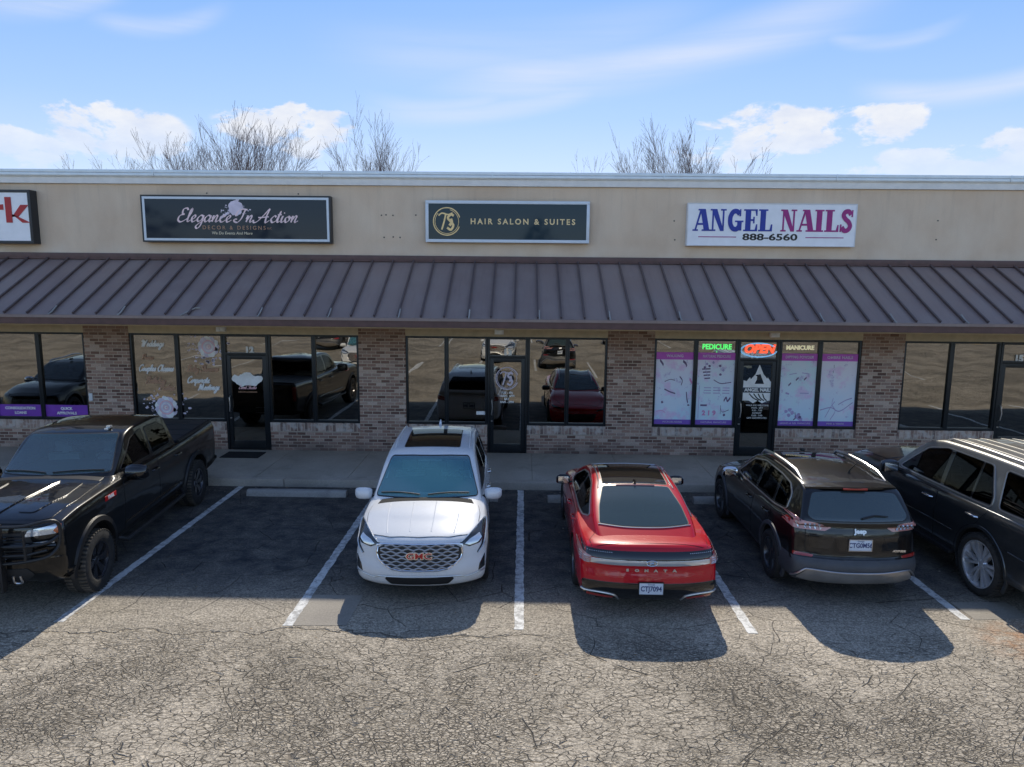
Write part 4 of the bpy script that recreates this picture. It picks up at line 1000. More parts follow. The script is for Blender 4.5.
def decal(surf, kind, poly, e=.005, grid=.05, skirt=.012, hole=None, dirv=None, flip=False):
    """returns (verts, faces, normals): a patch whose outline is drawn in side/top/front/rear view, laid e above the surface"""
    u, v, d, o = FR[kind]
    if dirv: d = Vector(dirv).normalized()
    P = [Vector(p) for p in poly]; b = bmesh.new()
    if hole:
        H = [Vector(p) for p in hole]; a = [b.verts.new((p.x, p.y, 0)) for p in P]; c = [b.verts.new((p.x, p.y, 0)) for p in H]; n = len(P)
        for i in range(n): b.faces.new((a[i], a[(i+1) % n], c[(i+1) % n], c[i]))
    else:
        a = [b.verts.new((p.x, p.y, 0)) for p in P]
        for t in tessellate_polygon([[Vector((p.x, p.y, 0)) for p in P]]):
            try: b.faces.new([a[i] for i in t])
            except ValueError: pass
    x0, x1 = min(p.x for p in P), max(p.x for p in P); y0, y1 = min(p.y for p in P), max(p.y for p in P)
    for ax, lo, hi in ((0, x0, x1), (1, y0, y1)):
        n = int((hi-lo)/grid)
        for i in range(1, n+1):
            c = lo+(hi-lo)*i/(n+1); co = (c, 0, 0) if ax == 0 else (0, c, 0); no = (1, 0, 0) if ax == 0 else (0, 1, 0)
            bmesh.ops.bisect_plane(b, geom=b.verts[:]+b.edges[:]+b.faces[:], plane_co=co, plane_no=no, dist=1e-5)
    bmesh.ops.dissolve_degenerate(b, edges=b.edges, dist=1e-5)
    b.verts.ensure_lookup_table(); b.verts.index_update()
    vs = []; ns = []
    for q in b.verts:
        base = u*q.co.x+v*q.co.y
        if dirv: oo = base-d*6
        else: oo = base+o
        if dirv:
            # project through the plane that holds the outline
            oo = base+o; s_ = (o.dot(FR[kind][2]))
            loc, nn = surf.hit(base-d*4, d)
        else: loc, nn = surf.hit(oo, d)
        if nn.dot(d) > 0: nn = -nn
        vs.append(loc+nn*e); ns.append(nn)
    fs = []
    for f in b.faces:
        idx = [w.index for w in f.verts]
        if len(idx) < 3: continue
        nrm = Vector((0,0,0)); pts = [vs[i] for i in idx]
        for i in range(len(pts)): nrm += pts[i].cross(pts[(i+1) % len(pts)])
        if nrm.dot(sum((ns[i] for i in idx), Vector())) < 0: idx.reverse()
        fs.append(idx)
    # skirt along the open border
    es = {}
    for f in fs:
        for i in range(len(f)): es[(f[i], f[(i+1) % len(f)])] = 1
    nv = len(vs); mp = {}
    extra = []
    for (i, j) in es:
        if (j, i) not in es:
            for k in (i, j):
                if k not in mp:
                    mp[k] = (len(vs), len(vs)+1); vs.append(vs[k].copy()); ns.append(ns[k]); vs.append(vs[k]-ns[k]*skirt); ns.append(ns[k])
            extra.append([mp[j][0], mp[i][0], mp[i][1], mp[j][1]])
    b.free(); return vs, fs+extra, ns
def put_decal(name, surf, kind, poly, mat, parent, e=.005, mirror=False, r=0, grid=.05, hole=None, skirt=.012, dirv=None, both=None):
    if r: poly = roundpoly(poly, r)
    vs, fs, ns = decal(surf, kind, poly, e, grid, skirt, hole, dirv)
    out = []
    for sgn in ((1, -1) if mirror else (1,)):
        V = [Vector((p.x*sgn, p.y, p.z)) for p in vs]; F = [f if sgn == 1 else f[::-1] for f in fs]; Nn = [Vector((p.x*sgn, p.y, p.z)) for p in ns]
        me = bpy.data.meshes.new(name); me.from_pydata(V, [], F); me.materials.append(M[mat] if isinstance(mat, str) else mat)
        me.polygons.foreach_set('use_smooth', [True]*len(F)); me.update()
        try: me.normals_split_custom_set_from_vertices(Nn)
        except Exception: pass
        out.append(link(name, me, parent))
    return out if mirror else out[0]
def inpoly(p, P):
    c = False; n = len(P); j = n-1
    for i in range(n):
        if (P[i][1] > p[1]) != (P[j][1] > p[1]) and p[0] < (P[j][0]-P[i][0])*(p[1]-P[i][1])/(P[j][1]-P[i][1])+P[i][0]: c = not c
        j = i
    return c
def arch_poly(cy, cz, R, a0, a1, n=14): return [(cy+R*cos(a0+(a1-a0)*i/n), cz+R*sin(a0+(a1-a0)*i/n)) for i in range(n+1)]
def make_wheel(parent, c, R, W, rimR, style, sgn, rimmat, dusty=False, name='wheel'):
    w = empty(name, c, parent=parent)
    t = MB(); rw = rimR
    prof = [(rw, -W*.42), (rw+.02, -W*.5), (R-.05, -W*.5), (R-.018, -W*.46), (R-.003, -W*.36), (R, -W*.12), (R, W*.12), (R-.003, W*.36), (R-.018, W*.46), (R-.05, W*.5), (rw+.045, W*.505), (rw+.02, W*.48), (rw, W*.42)]
    t.lathe(prof, (0,0,0), 'x', 56, 0, sgn=sgn)
    nb = 46 if R > .38 else 0
    for k in range(nb):
        a = 2*pi*k/nb
        for s_, o_ in ((-1, 0), (1, .5)):
            a2 = a+o_*2*pi/nb; cs, sn = cos(a2), sin(a2)
            pts = []
            for (hx, da, rr) in ((.15, -.035, 0), (.5, -.03, -.008), (.5, .03, -.008), (.15, .03, 0), (.15, -.035, .009), (.47, -.03, .003), (.47, .03, .003), (.15, .03, .009)):
                r_ = R+rr; pts.append((s_*hx*W, r_*cos(a2+da), r_*sin(a2+da)))
            t.add(pts, [(0,3,2,1),(4,5,6,7),(0,1,5,4),(1,2,6,5),(2,3,7,6),(3,0,4,7)], 1 if dusty else 0)
    t.build('tyre', ['rubber', 'rubberdirt'], w)
    m = MB(); x1 = W*.43
    m.lathe([(rw+.006, -x1), (rw-.012, -x1), (rw-.035, -x1*.4), (rw-.04, x1*.3), (rw-.014, x1*.86), (rw-.012, x1), (rw+.008, x1*1.02)], (0,0,0), 'x', 56, 0, sgn=sgn)
    m.lathe([(0, -.01), (rw-.04, -.01)], (0,0,0), 'x', 40, 1, sgn=sgn)
    m.lathe([(0, x1*.70), (.045, x1*.70), (.06, x1*.62), (.075, x1*.3)], (0,0,0), 'x', 24, 0, sgn=sgn)
    n, sw, sp_, tw = {'five': (5, .075, .5, 0), 'six': (6, .05, .5, 0), 'multi': (6, .035, 1, .20), 'ten': (5, .03, 1, .16)}[style]
    for k in range(n):
        for sd in ((-1, 1) if sp_ == 1 or style == 'six' else (0,)):
            a = 2*pi*k/n+sd*(tw if tw else .13); da = (sw*.35)/.07; 
            def pt(r, off, h, ang): return (sgn*h, r*cos(ang)-off*sin(ang), r*sin(ang)+off*cos(ang))
            r0, r1 = .05, rw-.012; ai = 2*pi*k/n+sd*(tw*.6 if tw else .06)
            w0, w1 = sw*.45, sw*.6
            vs = [pt(r0,-w0,x1*.66,ai), pt(r0,w0,x1*.66,ai), pt(r1,w1,x1*.88,a), pt(r1,-w1,x1*.88,a), pt(r0,-w0*1.2,x1*.2,ai), pt(r0,w0*1.2,x1*.2,ai), pt(r1,w1*1.3,x1*.4,a), pt(r1,-w1*1.3,x1*.4,a)]
            m.add(vs, [(0,1,2,3),(4,7,6,5),(0,4,5,1),(1,5,6,2),(2,6,7,3),(3,7,4,0)], 0)
    for k in range(6 if R > .38 else 5):
        a = 2*pi*(k+.5)/(6 if R > .38 else 5); m.lathe([(0, x1*.6), (.011, x1*.6), (.012, x1*.4)], (0, .052*cos(a), .052*sin(a)), 'x', 8, 0, sgn=sgn)
    m.build('rim', [rimmat, 'well'], w, bevel=0)
    return w

def build_car(sp, name, label, cat, group=None):
    root = tag(empty(name), label, cat, group)
    S_ = body_surface(sp); H_ = house_surface(sp); L = sp['L']; pm = sp['paint']
    fw, rw_, R, W, tr = sp['fa'], sp['ra'], sp['R'], sp['W'], sp['track']
    # ---- shell with wheel wells cut out
    me = S_.me.copy(); me.materials.append(M[pm]); me.materials.append(M['well']); me.materials.append(M['cabin'])
    ob = bpy.data.objects.new('body', me); C.objects.link(ob)
    cut = MB(); RA = sp['RA']
    for y in (fw, rw_):
        for s in (-1, 1): cut.lathe([(0, 0), (RA, 0), (RA, .8), (0, .8)], (s*(tr-W*.5-.06), y, R+sp.get('archup', 0)), 'x', 40, 0, sgn=s)
    co = cut.build('cut', 'well'); 
    md = ob.modifiers.new('b', 'BOOLEAN'); md.operation = 'DIFFERENCE'; md.object = co; md.solver = 'EXACT'
    dg = bpy.context.evaluated_depsgraph_get(); dg.update()
    me2 = bpy.data.meshes.new_from_object(ob.evaluated_get(dg)); bpy.data.objects.remove(ob); bpy.data.objects.remove(co)
    me2.name = 'body'; me2.materials.clear()
    for k in (pm, 'well', 'cabin'): me2.materials.append(M[k])
    nn = []
    for p in me2.polygons:
        c = p.center; q, n_, i_, d_ = S_.bvh.find_nearest(c)
        ins = d_ > .004
        inside_cabin = (not ins) and sp['cab'][0] < c.y < sp['cab'][1] and abs(c.x) < interp(sp['gh']['wb'], c.y)*.93 and p.normal.z > .6
        p.material_index = 1 if ins else (2 if inside_cabin else 0); p.use_smooth = True
    try: me2.set_sharp_from_angle(angle=radians(40))
    except Exception: pass
    link('body', me2, root)
    # ---- greenhouse: open where the glass goes
    G = sp['glass']  # list (name, kind, poly, mat, mirror, r)
    keep = MB(); fs = []
    polys = [(k, inset(roundpoly(p, r), sp.get('cutin', .03)) if r else p, mi, dv) for (nm, k, p, mt, mi, r, dv) in G if not mt in ('pano',)]
    gm = H_.me; flags = []
    b = bmesh.new(); b.from_mesh(gm); b.faces.ensure_lookup_table(); dele = []
    for f in b.faces:
        c = f.calc_center_median(); n = f.normal
        for k, P, mi, dv in polys:
            if k == 'side': p2 = (c.y, c.z); ok = abs(n.x) > .5
            elif k == 'front': p2 = (c.x, c.z); ok = n.y < -.25
            elif k == 'rear': p2 = (c.x, c.z); ok = n.y > .2 and c.y > 0
            elif k == 'top': p2 = (c.x, c.y); ok = n.z > .3
            if ok and inpoly(p2, P): dele.append(f); break
    bmesh.ops.delete(b, geom=dele, context='FACES')
    me3 = bpy.data.meshes.new('roof'); b.to_mesh(me3); b.free(); me3.materials.append(M[sp.get('roofpaint', pm)])
    me3.polygons.foreach_set('use_smooth', [True]*len(me3.polygons))
    try: me3.set_sharp_from_angle(angle=radians(45))
    except Exception: pass
    link('roof', me3, root)
    for (nm, k, p, mt, mi, r, dv) in G:
        P = roundpoly(p, r) if r else p
        g_ = put_decal(nm, H_, k, P, mt, root, e=.006, mirror=mi, skirt=.004, grid=.06)
        g_ = g_ if mi else [g_]
        fr = put_decal('frame', H_, k, inset(P, -.012), sp.get('frit', 'black'), None, e=.0035, mirror=mi, skirt=.004, hole=inset(P, .035 if nm != 'side_window' else .02))
        fr = fr if mi else [fr]
        for a, c in zip(g_, fr): c.parent = a
    if 'dlo' in sp:
        for P in sp['dlo']:
            P = roundpoly(P, .05); put_decal('window_trim', H_, 'side', inset(P, -.022), 'satin', root, e=.010, mirror=True, skirt=.008, hole=inset(P, -.004))
        for P in sp.get('pillars', []): put_decal('window_pillar', H_, 'side', P, 'blackgloss', root, e=.0075, mirror=True, skirt=.004)
    # ---- panels
    for (nm, k, p, mt, mi, r, e) in sp.get('panels', []):
        P = roundpoly(p, r) if r else [Vector(q) for q in p]
        if mt in (pm,) and e < .012:
            put = put_decal(nm, S_, k, P, mt, root, e=e, mirror=mi)
            g_ = put if mi else [put]
            gp = put_decal('shut_line', S_, k, inset(P, -.009), 'well', None, e=.0015, mirror=mi, skirt=.003, hole=inset(P, .012)); gp = gp if mi else [gp]
            for a, c in zip(g_, gp): c.parent = a
        else: put_decal(nm, S_, k, P, mt, root, e=e, mirror=mi)
    # arch trims
    if sp.get('archmat'):
        for y in (fw, rw_):
            cz = R+sp.get('archup', 0); a0 = radians(sp.get('arch_a', -28)); n = 36; aw = sp.get('archw', .055)
            V = []; 
            for i in range(n+1):
                a = a0+(pi-2*a0)*i/n
                for (rr, e) in ((RA-.012, -.03), (RA-.004, sp.get('archout', .016)), (RA+aw*.8, sp.get('archout', .016)*.9), (RA+aw, -.01)):
                    Y, Z = y+rr*cos(a), cz+rr*sin(a)
                    loc, nn_ = S_.hit(Vector((3, Y, max(Z, interp(sp['zb'], Y)+.03))), Vector((-1, 0, 0)))
                    V.append(Vector((loc.x+e, Y, Z)))
            F = [(i*4+j, i*4+j+1, (i+1)*4+j+1, (i+1)*4+j) for i in range(n) for j in range(3)]
            for s in (1, -1):
                mb = MB(); mb.add([(p.x*s, p.y, p.z) for p in V], F, 0, True); mb.build('wheel_arch', sp['archmat'], root)
    # wheels
    for y in (fw, rw_):
        for s in (1, -1): make_wheel(root, (s*(tr-W*.5), y, R), R, W, sp['rim'], sp['style'], s, sp['rimmat'], sp.get('dusty', False))
    # under body
    mb = MB(); zb0 = interp(sp['zb'], 0); mb.box(-tr+W+.02, tr-W-.02, -L/2+.35, L/2-.35, zb0-.06, zb0+.05); mb.build('underbody', 'well', root, bevel=.02)
    # cabin
    zc = interp(sp['zs'], 0); c0, c1 = sp['cab']; 
    for (y, w0) in sp['seats']:
        for s in (-1, 1):
            mb = MB(); mb.box(s*.37-.24, s*.37+.24, y-.06, y+.07, zc-.12, zc+.16); mb.box(s*.37-.13, s*.37+.13, y-.03, y+.05, zc+.19, zc+.36); mb.box(s*.37-.05, s*.37+.05, y, y+.03, zc+.1, zc+.2)
            mb.build('seat', sp.get('seatmat', 'seatdark'), root, bevel=.035)
    wy = c0+.42
    mb = MB(); mb.box(-.7, .7, wy-.18, wy+.1, zc-.06, zc+.035); mb.build('dashboard', sp.get('dashmat', 'cabin'), root, bevel=.04)
    mb = MB(); pts = [(.37+.17*cos(a), wy+.22+.06*sin(a), zc+.05+.16*sin(a)) for a in [2*pi*i/24 for i in range(24)]]
    mb.tube(pts, .014, 6, closed=True); mb.tube([(.22, wy+.21, zc+.05), (.52, wy+.21, zc+.05)], .016, 6); mb.build('steering_wheel', 'black', root)
    mb = MB(); mx = interp(sp['gh']['zt'], sp['mirror_y'])-.13; mb.box(-.11, .11, sp['mirror_y']-.01, sp['mirror_y']+.02, mx-.05, mx+.02); mb.tube([(0, sp['mirror_y'], mx), (0, sp['mirror_y']-.02, mx+.1)], .008, 6)
    mb.build('rear_view_mirror', 'black', root, bevel=.01)
    # door mirrors
    if 'dm' in sp:
        y, z, x, mm, sz = sp['dm']
        for s in (1, -1):
            V = []; n = 12; prof = [(0, .02, .6), (.03, .0, .9), (.09, -.005, 1.), (.17, .0, .97), (.215, .02, .8), (.235, .045, .5)]
            mb = MB()
            rings = []
            for (dx, dy, k) in prof:
                rings.append([(s*(x+dx*sz), y+dy+.07*sz*k*cos(2*pi*i/n)*(1 if cos(2*pi*i/n) < 0 else .55), z+.085*sz*k*sin(2*pi*i/n)*1.0) for i in range(n)])
            vs = [p for r_ in rings for p in r_]; fs2 = [(i*n+j, i*n+(j+1) % n, (i+1)*n+(j+1) % n, (i+1)*n+j) for i in range(len(prof)-1) for j in range(n)]+[tuple(range(n)), tuple(range((len(prof)-1)*n, len(prof)*n))]
            mb.add(vs, fs2, 0, True)
            mo = mb.build('door_mirror', mm, root)
            g = MB(); g.box(s*(x+.03*sz), s*(x+.2*sz), y+.055*sz, y+.062*sz, z-.06*sz, z+.06*sz); g.build('mirror_glass', 'chrome', mo, bevel=.008)
            a = MB(); a.tube([(s*(x-.06), y+.02, z-.07), (s*(x+.04), y+.01, z-.03)], [.03, .022], 8); a.build('mirror_arm', 'black', mo)
    # handles
    for (y, z) in sp.get('handles', []):
        for s in (1, -1):
            loc, n_ = S_.hit(Vector((3, y, z)), Vector((-1, 0, 0))); mb = MB()
            mb.tube([(s*(loc.x-.005), y-.11, z), (s*(loc.x+.035), y-.085, z+.002), (s*(loc.x+.04), y, z+.003), (s*(loc.x+.035), y+.085, z+.002), (s*(loc.x-.005), y+.11, z)], .014, 8)
            mb.build('door_handle', sp.get('handlemat', pm), root)
    return root, S_, H_
def plate_at(root, S_, kind, z, txt, w=.305, h=.152, hold='black', tm='platetext'):
    sg = -1 if kind == 'front' else 1
    loc, n = S_.hit(Vector((0, sg*5, z)), Vector((0, -sg, 0))); y = loc.y+sg*.022
    p = MB(); p.box(-w/2, w/2, y-.003, y+.003, z-h/2, z+h/2); o = p.build('license_plate', 'plate', root, bevel=.002)
    f = MB()
    for a in ((-w/2-.008, w/2+.008, z+h/2, z+h/2+.008), (-w/2-.008, w/2+.008, z-h/2-.008, z-h/2), (-w/2-.008, -w/2, z-h/2, z+h/2), (w/2, w/2+.008, z-h/2, z+h/2)): f.box(a[0], a[1], y-.015, y+.008, a[2], a[3])
    f.build('plate_frame', hold, o)
    r = pi if kind == 'rear' else 0
    yy = -(abs(y)+.0045)
    put_text('lettering', txt, .082, tm, 0, yy, z-.004, o, rot=r, sx=.92, sz=1.15, offset=.002, extrude=.0008)
    put_text('lettering', 'Georgia', .028, 'redbadge' if tm != 'platetext' else 'platetext', 0, yy, z+.058, o, rot=r, extrude=.0008)
def place(o, x, y, rz, k=.945): o.location = (x, y, 0); o.rotation_euler = (0, 0, radians(rz)); o.scale = (k, k, k)
def conform(surf, name, kind, pts, r, mat, parent, e=.01, n=6, closed=False, mirror=False):
    """a bar laid along the surface; pts in that view's plane"""
    u, v, d, o = FR[kind]; out = []
    c = catmull([Vector(p) for p in pts], n, closed) if n > 1 else [Vector(p) for p in pts]
    P = []
    for q in c:
        loc, nn = surf.hit(u*q.x+v*q.y+o, d); nn = nn if nn.dot(d) < 0 else -nn; P.append(loc+nn*e)
    for s in ((1, -1) if mirror else (1,)):
        mb = MB(); mb.tube([(p.x*s, p.y, p.z) for p in P], r, 8, closed=closed); out.append(mb.build(name, mat, parent))
    return out
def badge(surf, name, kind, z, s, size, mat, parent, x=0, e=.012, sx=1., spacing=1., offset=.003, shear=0):
    sg = -1 if kind == 'front' else 1
    loc, n = surf.hit(Vector((x, sg*5, z)), Vector((0, -sg, 0))); y = -(abs(loc.y)+e)
    me = text_mesh(s, size, .006, offset, shear, spacing); me.materials.clear(); me.materials.append(M[mat])
    tilt = atan2(n.z, abs(n.y))
    R = Matrix.Rotation(pi if kind == 'rear' else 0, 4, 'Z') @ Matrix.Translation((x if kind == 'front' else -x, y, z)) @ Matrix.Rotation(pi/2-tilt, 4, 'X') @ Matrix.Diagonal((sx, 1, 1, 1))
    me.transform(R); me.name = name; return link(name, me, parent)
def mir(P): return P+[(-x, z) for x, z in reversed(P)]
# ======== white crossover
def arch_cut(y, z0, R_, cz, a0, a1): return [(y+R_*cos(radians(a)), cz+R_*sin(radians(a))) for a in range(a0, a1, 8 if a1 > a0 else -8)]
terrain = dict(L=4.63, paint='p_white', fa=-1.385, ra=1.34, R=.36, W=.235, track=.925, RA=.405, archup=.02, rim=.245, style='ten', rimmat='satin', ws=.935,
  w=[(-2.315,.885),(-1.4,.925),(0,.915),(1.3,.93),(2.315,.89)], zb=[(-2.315,.21),(-1.8,.25),(0,.27),(2.315,.3)],
  zs=[(-2.315,.84),(-1.9,.93),(-1.,1.0),(0,1.03),(1.5,1.06),(2.315,1.02)], zt=[(-2.315,.88),(-2.1,.96),(-1.7,1.05),(-1.1,1.12),(-.8,1.13),(1.9,1.1),(2.315,1.05)],
  faceF=[(.2,.11),(.33,.02),(.45,0),(.6,.03),(.75,.05),(.88,.10),(1.,.22)], sweepF=.30, powF=2.6, faceR=[(.2,.12),(.4,0),(.6,.02),(.85,.07),(1.1,.14)], sweepR=.14,
  gh=dict(zt=[(-1.2,1.07),(-.78,1.35),(-.40,1.555),(-.05,1.63),(.8,1.66),(1.6,1.62),(2.0,1.48),(2.25,1.1)], zb=[(-1.2,1.04),(2.25,1.08)], wb=[(-1.2,.82),(0,.865),(1.4,.865),(2.25,.82)], wr=[(-1.2,.61),(0,.65),(1.5,.64),(2.25,.6)], crown=.035),
  glass=[('windshield','front',mir([(.755,1.115),(.60,1.545),(.3,1.555)]),'wind_teal',False,.04,None), ('rear_window','rear',mir([(.64,1.18),(.5,1.5)]),'tint',False,.05,None),
     ('side_window','side',[(-.72,1.12),(-.20,1.45),(.1,1.53),(.38,1.545),(.38,1.12)],'tint',True,.03,None), ('side_window','side',[(.46,1.12),(.46,1.545),(1.18,1.51),(1.26,1.13)],'tint',True,.03,None), ('side_window','side',[(1.4,1.16),(1.34,1.48),(1.66,1.42),(1.84,1.24)],'tint',True,.03,None),
     ('sunroof','top',[(-.44,-.06),(.44,-.06),(.44,1.15),(-.44,1.15)],'pano',False,.05,None)],
  panels=[('hood','top',[(-.76,-1.27),(.76,-1.27),(.79,-1.5),(.76,-1.85),(.66,-2.02),(.4,-2.13),(0,-2.16),(-.4,-2.13),(-.66,-2.02),(-.76,-1.85),(-.79,-1.5)],'p_white',False,.04,.007),
     ('door','side',[(-.86,.36),(.41,.35),(.41,1.005),(-.76,.985)],'p_white',True,.04,.005),
     ('door','side',[(.43,.35),(.84,.35)]+[(1.34+.455*cos(radians(a)),.38+.455*sin(radians(a))) for a in (165,150,135,120,105)]+[(1.26,1.03),(.43,1.008)],'p_white',True,.03,.005),
     ('sill_cladding','side',[(-.9,.29),(.86,.31),(.86,.345),(-.9,.335)],'black',True,0,.014)],
  cab=(-.9,2.0), seats=[(.05,0),(1.05,0)], seatmat='seat', dashmat='seatdark', mirror_y=-.42, dm=(-.80,1.08,.86,'p_white',1.1), handles=[(.25,.9),(1.05,.93)], handlemat='chrome', cutin=.03)
def make_terrain(label, group=None):
    root, S_, H_ = build_car(terrain, 'parked_car', label, 'car', group)
    # hexagonal chrome grille
    g = mir([(.50,.76),(.545,.66),(.5,.555),(.33,.49),(.1,.475)]); g = mir([(.46,.815),(.555,.76),(.545,.62),(.36,.50),(.12,.485)])
    go = put_decal('grille', S_, 'front', roundpoly(g, .03), 'black', root, e=.006, skirt=.01)
    conform(S_, 'grille_surround', 'front', g, .014, 'chrome', go, e=.008, n=2, closed=True)
    mb = MB(); row = 0; z = .515
    while z < .81:
        lim = interp([(.485,.16),(.5,.34),(.62,.51),(.76,.52),(.8,.46)], z); P = []; n = int(2*lim/.035)+1
        for k in range(n+1):
            x = -lim+2*lim*k/n; ph = (x/.15+(.5 if row % 2 else 0)) % 1.; tri = abs(ph-.5)*4-1
            q, nn = S_.hit(Vector((x, -5, z+.011*max(-1, min(1, tri*1.5)))), Vector((0, 1, 0))); P.append(q+Vector((0, -.016, 0)))
        mb.tube(P, .0125, 5); z += .0415; row += 1
    mb.build('grille_mesh', 'grille_metal', go, recalc=False)
    o = badge(S_, 'emblem', 'front', .685, 'GMC', .115, 'chrome', root, e=.034, sx=1.35, offset=.009); badge(S_, 'emblem', 'front', .685, 'GMC', .108, 'redbadge', root, e=.040, sx=1.42, offset=.001)
    # head lamps with the C shaped light signature
    for nm, P, m, e in (('headlight', [(.53,.815),(.62,.865),(.83,.945),(.87,.87),(.80,.775),(.66,.755)], 'lamp_dark', .008), ('light_signature', [(.80,.94),(.865,.95),(.885,.86),(.86,.74),(.78,.64),(.76,.655),(.82,.75),(.84,.86),(.83,.925)], 'lamp_dark', .010)):
        put_decal(nm, S_, 'front', P, m, root, e=e, mirror=True, r=.012, grid=.03)
    put_decal('headlight_lens', S_, 'front', [(.60,.80),(.66,.84),(.79,.875),(.82,.83),(.77,.79),(.67,.77)], 'clear_lens', root, e=.013, mirror=True, r=.01, grid=.03)
    conform(S_, 'light_signature', 'front', [(.545,.825),(.66,.885),(.83,.955),(.872,.93),(.872,.85),(.84,.74),(.775,.65)], .008, 'clear_lens', root, e=.013, mirror=True)
    put_decal('fog_lamp', S_, 'front', [(.80,.50),(.865,.61),(.865,.44),(.78,.405)], 'lamp_dark', root, e=.006, mirror=True, r=.01, grid=.03)
    lg = put_decal('lower_grille', S_, 'front', roundpoly(mir([(.44,.385),(.46,.355),(.38,.275)]), .03), 'black', root, e=.006)
    conform(S_, 'bumper_trim', 'front', [(-.86,.40),(-.62,.36),(-.5,.39),(0,.405),(.5,.39),(.62,.36),(.86,.40)], .010, 'satin', root, e=.006)
    for x in (.16, .5):
        conform(S_, 'hood_crease', 'top', [(x,-1.3),(x*.98,-1.7),(x*.9,-2.05)], .008, 'p_white', root, e=.004, mirror=True)
    mb = MB()
    for s in (1, -1):
        pts = [H_.hit(Vector((s*.60, y, 4)), Vector((0, 0, -1)))[0] for y in (-.02,.2,.6,1.0,1.4,1.75)]
        m2 = MB(); m2.tube([p+Vector((0, 0, -.005 if i in (0, 5) else .035)) for i, p in enumerate(pts)], .014, 8); m2.build('roof_rail', 'p_white', root)
        w_ = MB(); 
    for (x0, x1) in ((.62,.02),(-.1,-.68)):
        P = [H_.hit(Vector((x0+(x1-x0)*t, -5, 1.14+.015*sin(pi*t))), Vector((0, 1, 0))) for t in (0,.25,.5,.75,1)]
        mb = MB(); mb.tube([p+n*.022 for p, n in P], .010, 6); mb.build('wiper', 'black', root)
    put_decal('cowl', S_, 'top', [(-.70,-1.255),(.70,-1.255),(.66,-1.1),(-.66,-1.1)], 'well', root, e=.004)
    mb = MB(); mb.tube([(0,1.75,1.60),(0,1.80,1.66),(0,1.86,1.68)], [.03,.02,.008], 8); mb.build('antenna', 'p_white', root)
    for s in (1,): put_decal('tail_light', S_, 'rear', [(.55,.9),(.86,.98),(.86,.86),(.62,.82)], 'red_lens', root, e=.012, mirror=True, r=.02)
    plate_at(root, S_, 'rear', .72, 'RMK 2841')
    return root
white = make_terrain('white crossover with a sunroof parked nose out between two stall lines')
place(white, -1.36, -5.09, 2.6)

